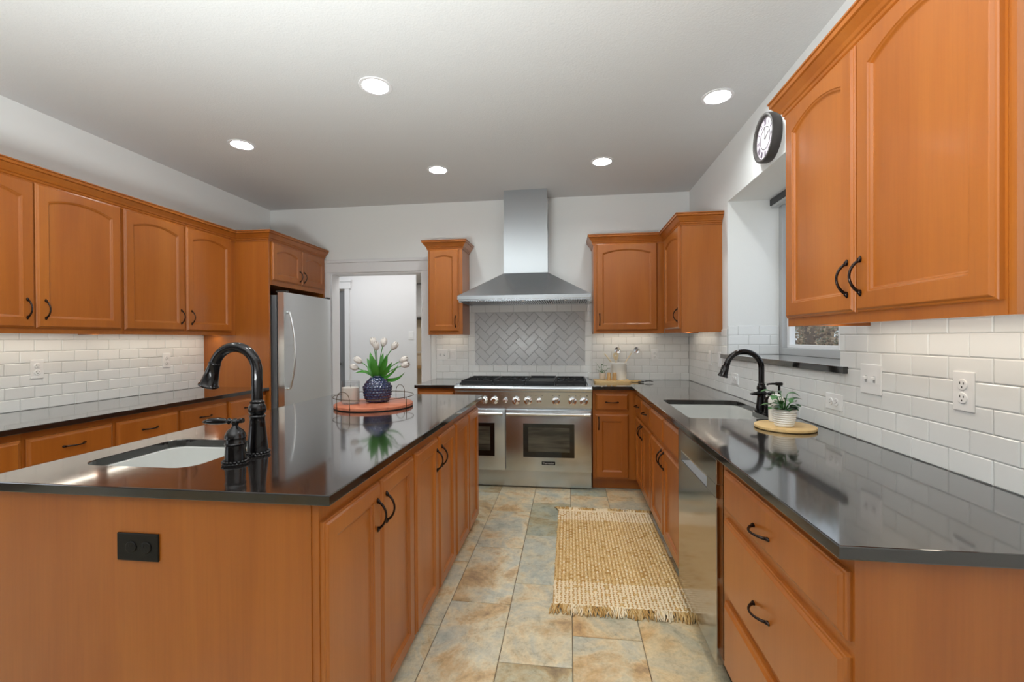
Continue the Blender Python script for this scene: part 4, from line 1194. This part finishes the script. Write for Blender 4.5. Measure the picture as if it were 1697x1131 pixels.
# vase: rows of dimples
VX, VY = -1.197, 2.66
def dimple(r, z, a):
    k = z/.0178; row = math.floor(k); ph = (row % 2)*PI
    return r*(1+.065*abs(math.cos((24*a+ph)/2))*math.sin(PI*(k-row))-.03)
prof = [(.045, 0), (.058, .003)]
for k in range(1, 57):
    z = .003+k*.0027
    s = z/.156
    r = .055+.0315*math.sin(PI*min(1, (s*.92+.08)))**.8 if s < .55 else .0865*math.cos((s-.48)/.52*1.2)**.75+.006*(1-(s-.55)/.45)
    prof.append((max(r, .028), z))
prof += [(.029, .158), (.030, .164), (.027, .166), (.023, .160), (.022, .12), (.001, .11)]
b = MB(); b.lathe(prof, n=132, fn=lambda r, z, a: dimple(r, z, a) if .003 < z < .155 and r > .034 else r)
o = tag(b.build('vase', M['navy'], smooth=70), 'round navy blue dimpled vase on the wooden tray', 'vase'); o.location = (VX, VY, zt)
def tulip(label, dx, dy, dz, tilt, azim, leaves):
    t = thing('tulip', label, 'flower', (VX, VY, zt+.12), 0, 'pale tulips in the blue vase')
    end = Vector((dx, dy, dz-.12)); b = MB()
    st = Vector((dx*.06, dy*.06, 0)); mid = Vector((dx*.35, dy*.35, (dz-.12)*.62+.01))
    pts = []
    for k in range(11):
        s = k/10; pts.append(st*(1-s)**2+mid*2*s*(1-s)+end*s*s)
    b.tube(pts, .0028, 8); b.build('stem', M['tulipleaf'], t)
    d = (pts[-1]-pts[-2]).normalized()
    m = d.to_track_quat('Z', 'Y').to_matrix()
    b = MB()
    for k in range(6):
        a0 = k*PI/3+.3; outer = k % 2
        rows = []
        for j in range(9):
            s = j/8
            rad = (.019+(.0015 if outer else 0))*math.sin(PI*(.06+.80*s))**.7
            hw = math.radians(40)*math.sin(PI*(.10+.88*s))**.6
            rows.append([m @ Vector((rad*math.cos(a0+q*hw), rad*math.sin(a0+q*hw), s*.058)) + end for q in (-1, -.5, 0, .5, 1)])
        vs = [[b.bm.verts.new(p) for p in r] for r in rows]
        for a, c in zip(vs, vs[1:]):
            for i in range(4):
                f_ = b.bm.faces.new((a[i], a[i+1], c[i+1], c[i])); f_.smooth = True
    bl = b.build('bloom', M['tulip'], t)
    sm = bl.modifiers.new('thick', 'SOLIDIFY'); sm.thickness = .0012
    b = MB()
    for (lx, ly, lz, wd, cv) in leaves: leaf(b, (lx*.12, ly*.12, .025), (lx, ly, lz-.12), wd, cv, 0, .3, (.9, .42, .12) if abs(lx) < .1 else (-.35, .75, .5))
    b.build('leaves', M['tulipleaf'], t)
tulip('upright pale tulip at the top left of the bunch', -.022, .0, .350, 0, 0, [(-.035, -.03, .315, .046, .012), (-.07, .0, .275, .036, .015)])
tulip('upright pale tulip in front of the top pair', .008, -.03, .325, 0, 0, [(-.005, -.05, .285, .048, .012)])
tulip('upright pale tulip half hidden behind the top pair', .022, .03, .348, 0, 0, [(.03, .02, .312, .034, .010), (.055, .03, .27, .034, .012)])
tulip('upright pale tulip standing alone at the top right', .095, .0, .330, 0, 0, [(.062, .0, .30, .036, .012), (.078, -.02, .30, .030, .010)])
tulip('pale tulip leaning left, upper of the two on the left', -.098, -.01, .247, 0, 0, [(-.06, -.02, .225, .032, .02)])
tulip('pale tulip leaning lowest on the left', -.132, .01, .208, 0, 0, [(-.135, -.045, .182, .036, .03)])
tulip('pale tulip leaning right, upper of the two on the right', .138, .02, .253, 0, 0, [(.097, .0, .252, .036, .015), (.13, .02, .235, .034, .015)])
tulip('pale tulip leaning lowest on the right', .160, -.01, .226, 0, 0, [(.185, -.01, .190, .040, .03), (.12, -.04, .215, .034, .02)])

# ------------------------------------------------------------------ far room glimpse through the doorway
t = thing('hall_cabinet', 'white wall cabinet glimpsed far through the doorway', 'cabinet', (-3.3, 8.6, 1.74))
b = MB(); b.box(0, 1.0, 0, .29, .03, .70, .003); b.build('carcass', M['white'], t)
for k in range(2):
    b = door_mesh(.49, .64); o = b.build('door', M['white'], t, smooth=25); o.location = (.005+k*.5, -.001, .045)
b = MB(); b.box(.0, 1.0, .0, .29, .0, .03); b.build('underside_strip', M['slot'], t)  # plain dark strip along the cabinet underside
t = thing('towel_bar', 'small white towel bar on the cream wall beyond the hall', 'towel bar', (-3.05, 8.9, 1.06))
b = MB(); b.tube([(-.25, -.06, 0), (.25, -.06, 0)], .012, 12); b.build('bar', M['white'], t)
for x in (-.22, .22):
    b = MB(); b.lathe([(.03, 0), (.03, .01), (.02, .02), (.02, .07)], (x, 0, 0), 16, mX); b.build('bracket', M['white'], t)
t = thing('desk', 'low brown desk against the cream wall beyond the hall', 'desk', (-3.1, 8.6, 0))
b = MB(); b.box(-.7, .9, -.05, .29, .74, .79, .004); b.build('top', M['cork'], t)
for x in (-.66, .82):
    for y in (-.02, .24):
        b = MB(); b.box(x, x+.05, y, y+.04, 0, .74); b.build('leg', M['cork'], t)

# ------------------------------------------------------------------ outdoors through the window
b = MB(); b.box(1.9, 30, -6, 30, -.9, -.8); tag(b.build('garden_ground', M['ground']), 'brown garden ground outside the window', 'ground', kind='stuff')
def tree(name, label, x, y, h, rt, crown, leafm, seed):
    rnd = random.Random(seed)
    t = thing(name, label, 'tree', (x, y, -.795), 0, 'trees outside the window')
    b = MB(); b.tube([(0, 0, 0), (.04, .02, h*.4), (0, .03, h*.8), (.02, 0, h)], [rt, rt*.8, rt*.5, rt*.2], 10)
    for k in range(16):
        z = h*rnd.uniform(.2, .9); a = rnd.uniform(0, 2*PI); L = rnd.uniform(.3, crown)
        b.tube([(0, 0, z), (math.cos(a)*L*.5, math.sin(a)*L*.5, z+.12), (math.cos(a)*L, math.sin(a)*L, z+.25)], [rt*.3, rt*.2, rt*.06], 6)
    b.build('trunk', M['bark'], t)
    b = MB()
    for k in range(7000):
        z = h*rnd.uniform(.12, 1); a = rnd.uniform(0, 2*PI); L = crown*math.sqrt(rnd.random())*(1.15-.6*z/h)
        p = Vector((math.cos(a)*L, math.sin(a)*L, z)); s = rnd.uniform(.035, .09)
        leaf(b, p, p+Vector((rnd.uniform(-1, 1), rnd.uniform(-1, 1), rnd.uniform(-.6, .8)))*s, s*.6, .01)
    b.build('foliage', leafm, t)
k = 0
for (x, y, h, m) in ((3.15, 6.3, 3.6, 'brownleaf'), (4.4, 8.3, 4.4, 'greenleaf'), (5.0, 10.3, 5, 'brownleaf'), (6.4, 11.9, 6, 'greenleaf'), (6.2, 8.6, 5, 'brownleaf'), (6.9, 14.0, 6, 'greenleaf'), (4.9, 6.2, 4, 'greenleaf')):
    k += 1
    tree('evergreen_tree' if m == 'greenleaf' else 'bare_tree', '%s tree outside the window, %s' % ('dull green leafy' if m == 'greenleaf' else 'dry brown', ['closest and lowest', 'middle distance', 'third behind the closest', 'far back', 'to the right of the middle one', 'farthest back', 'nearest on the right'][k-1]), x, y, h, .1, .85, M[m], k)
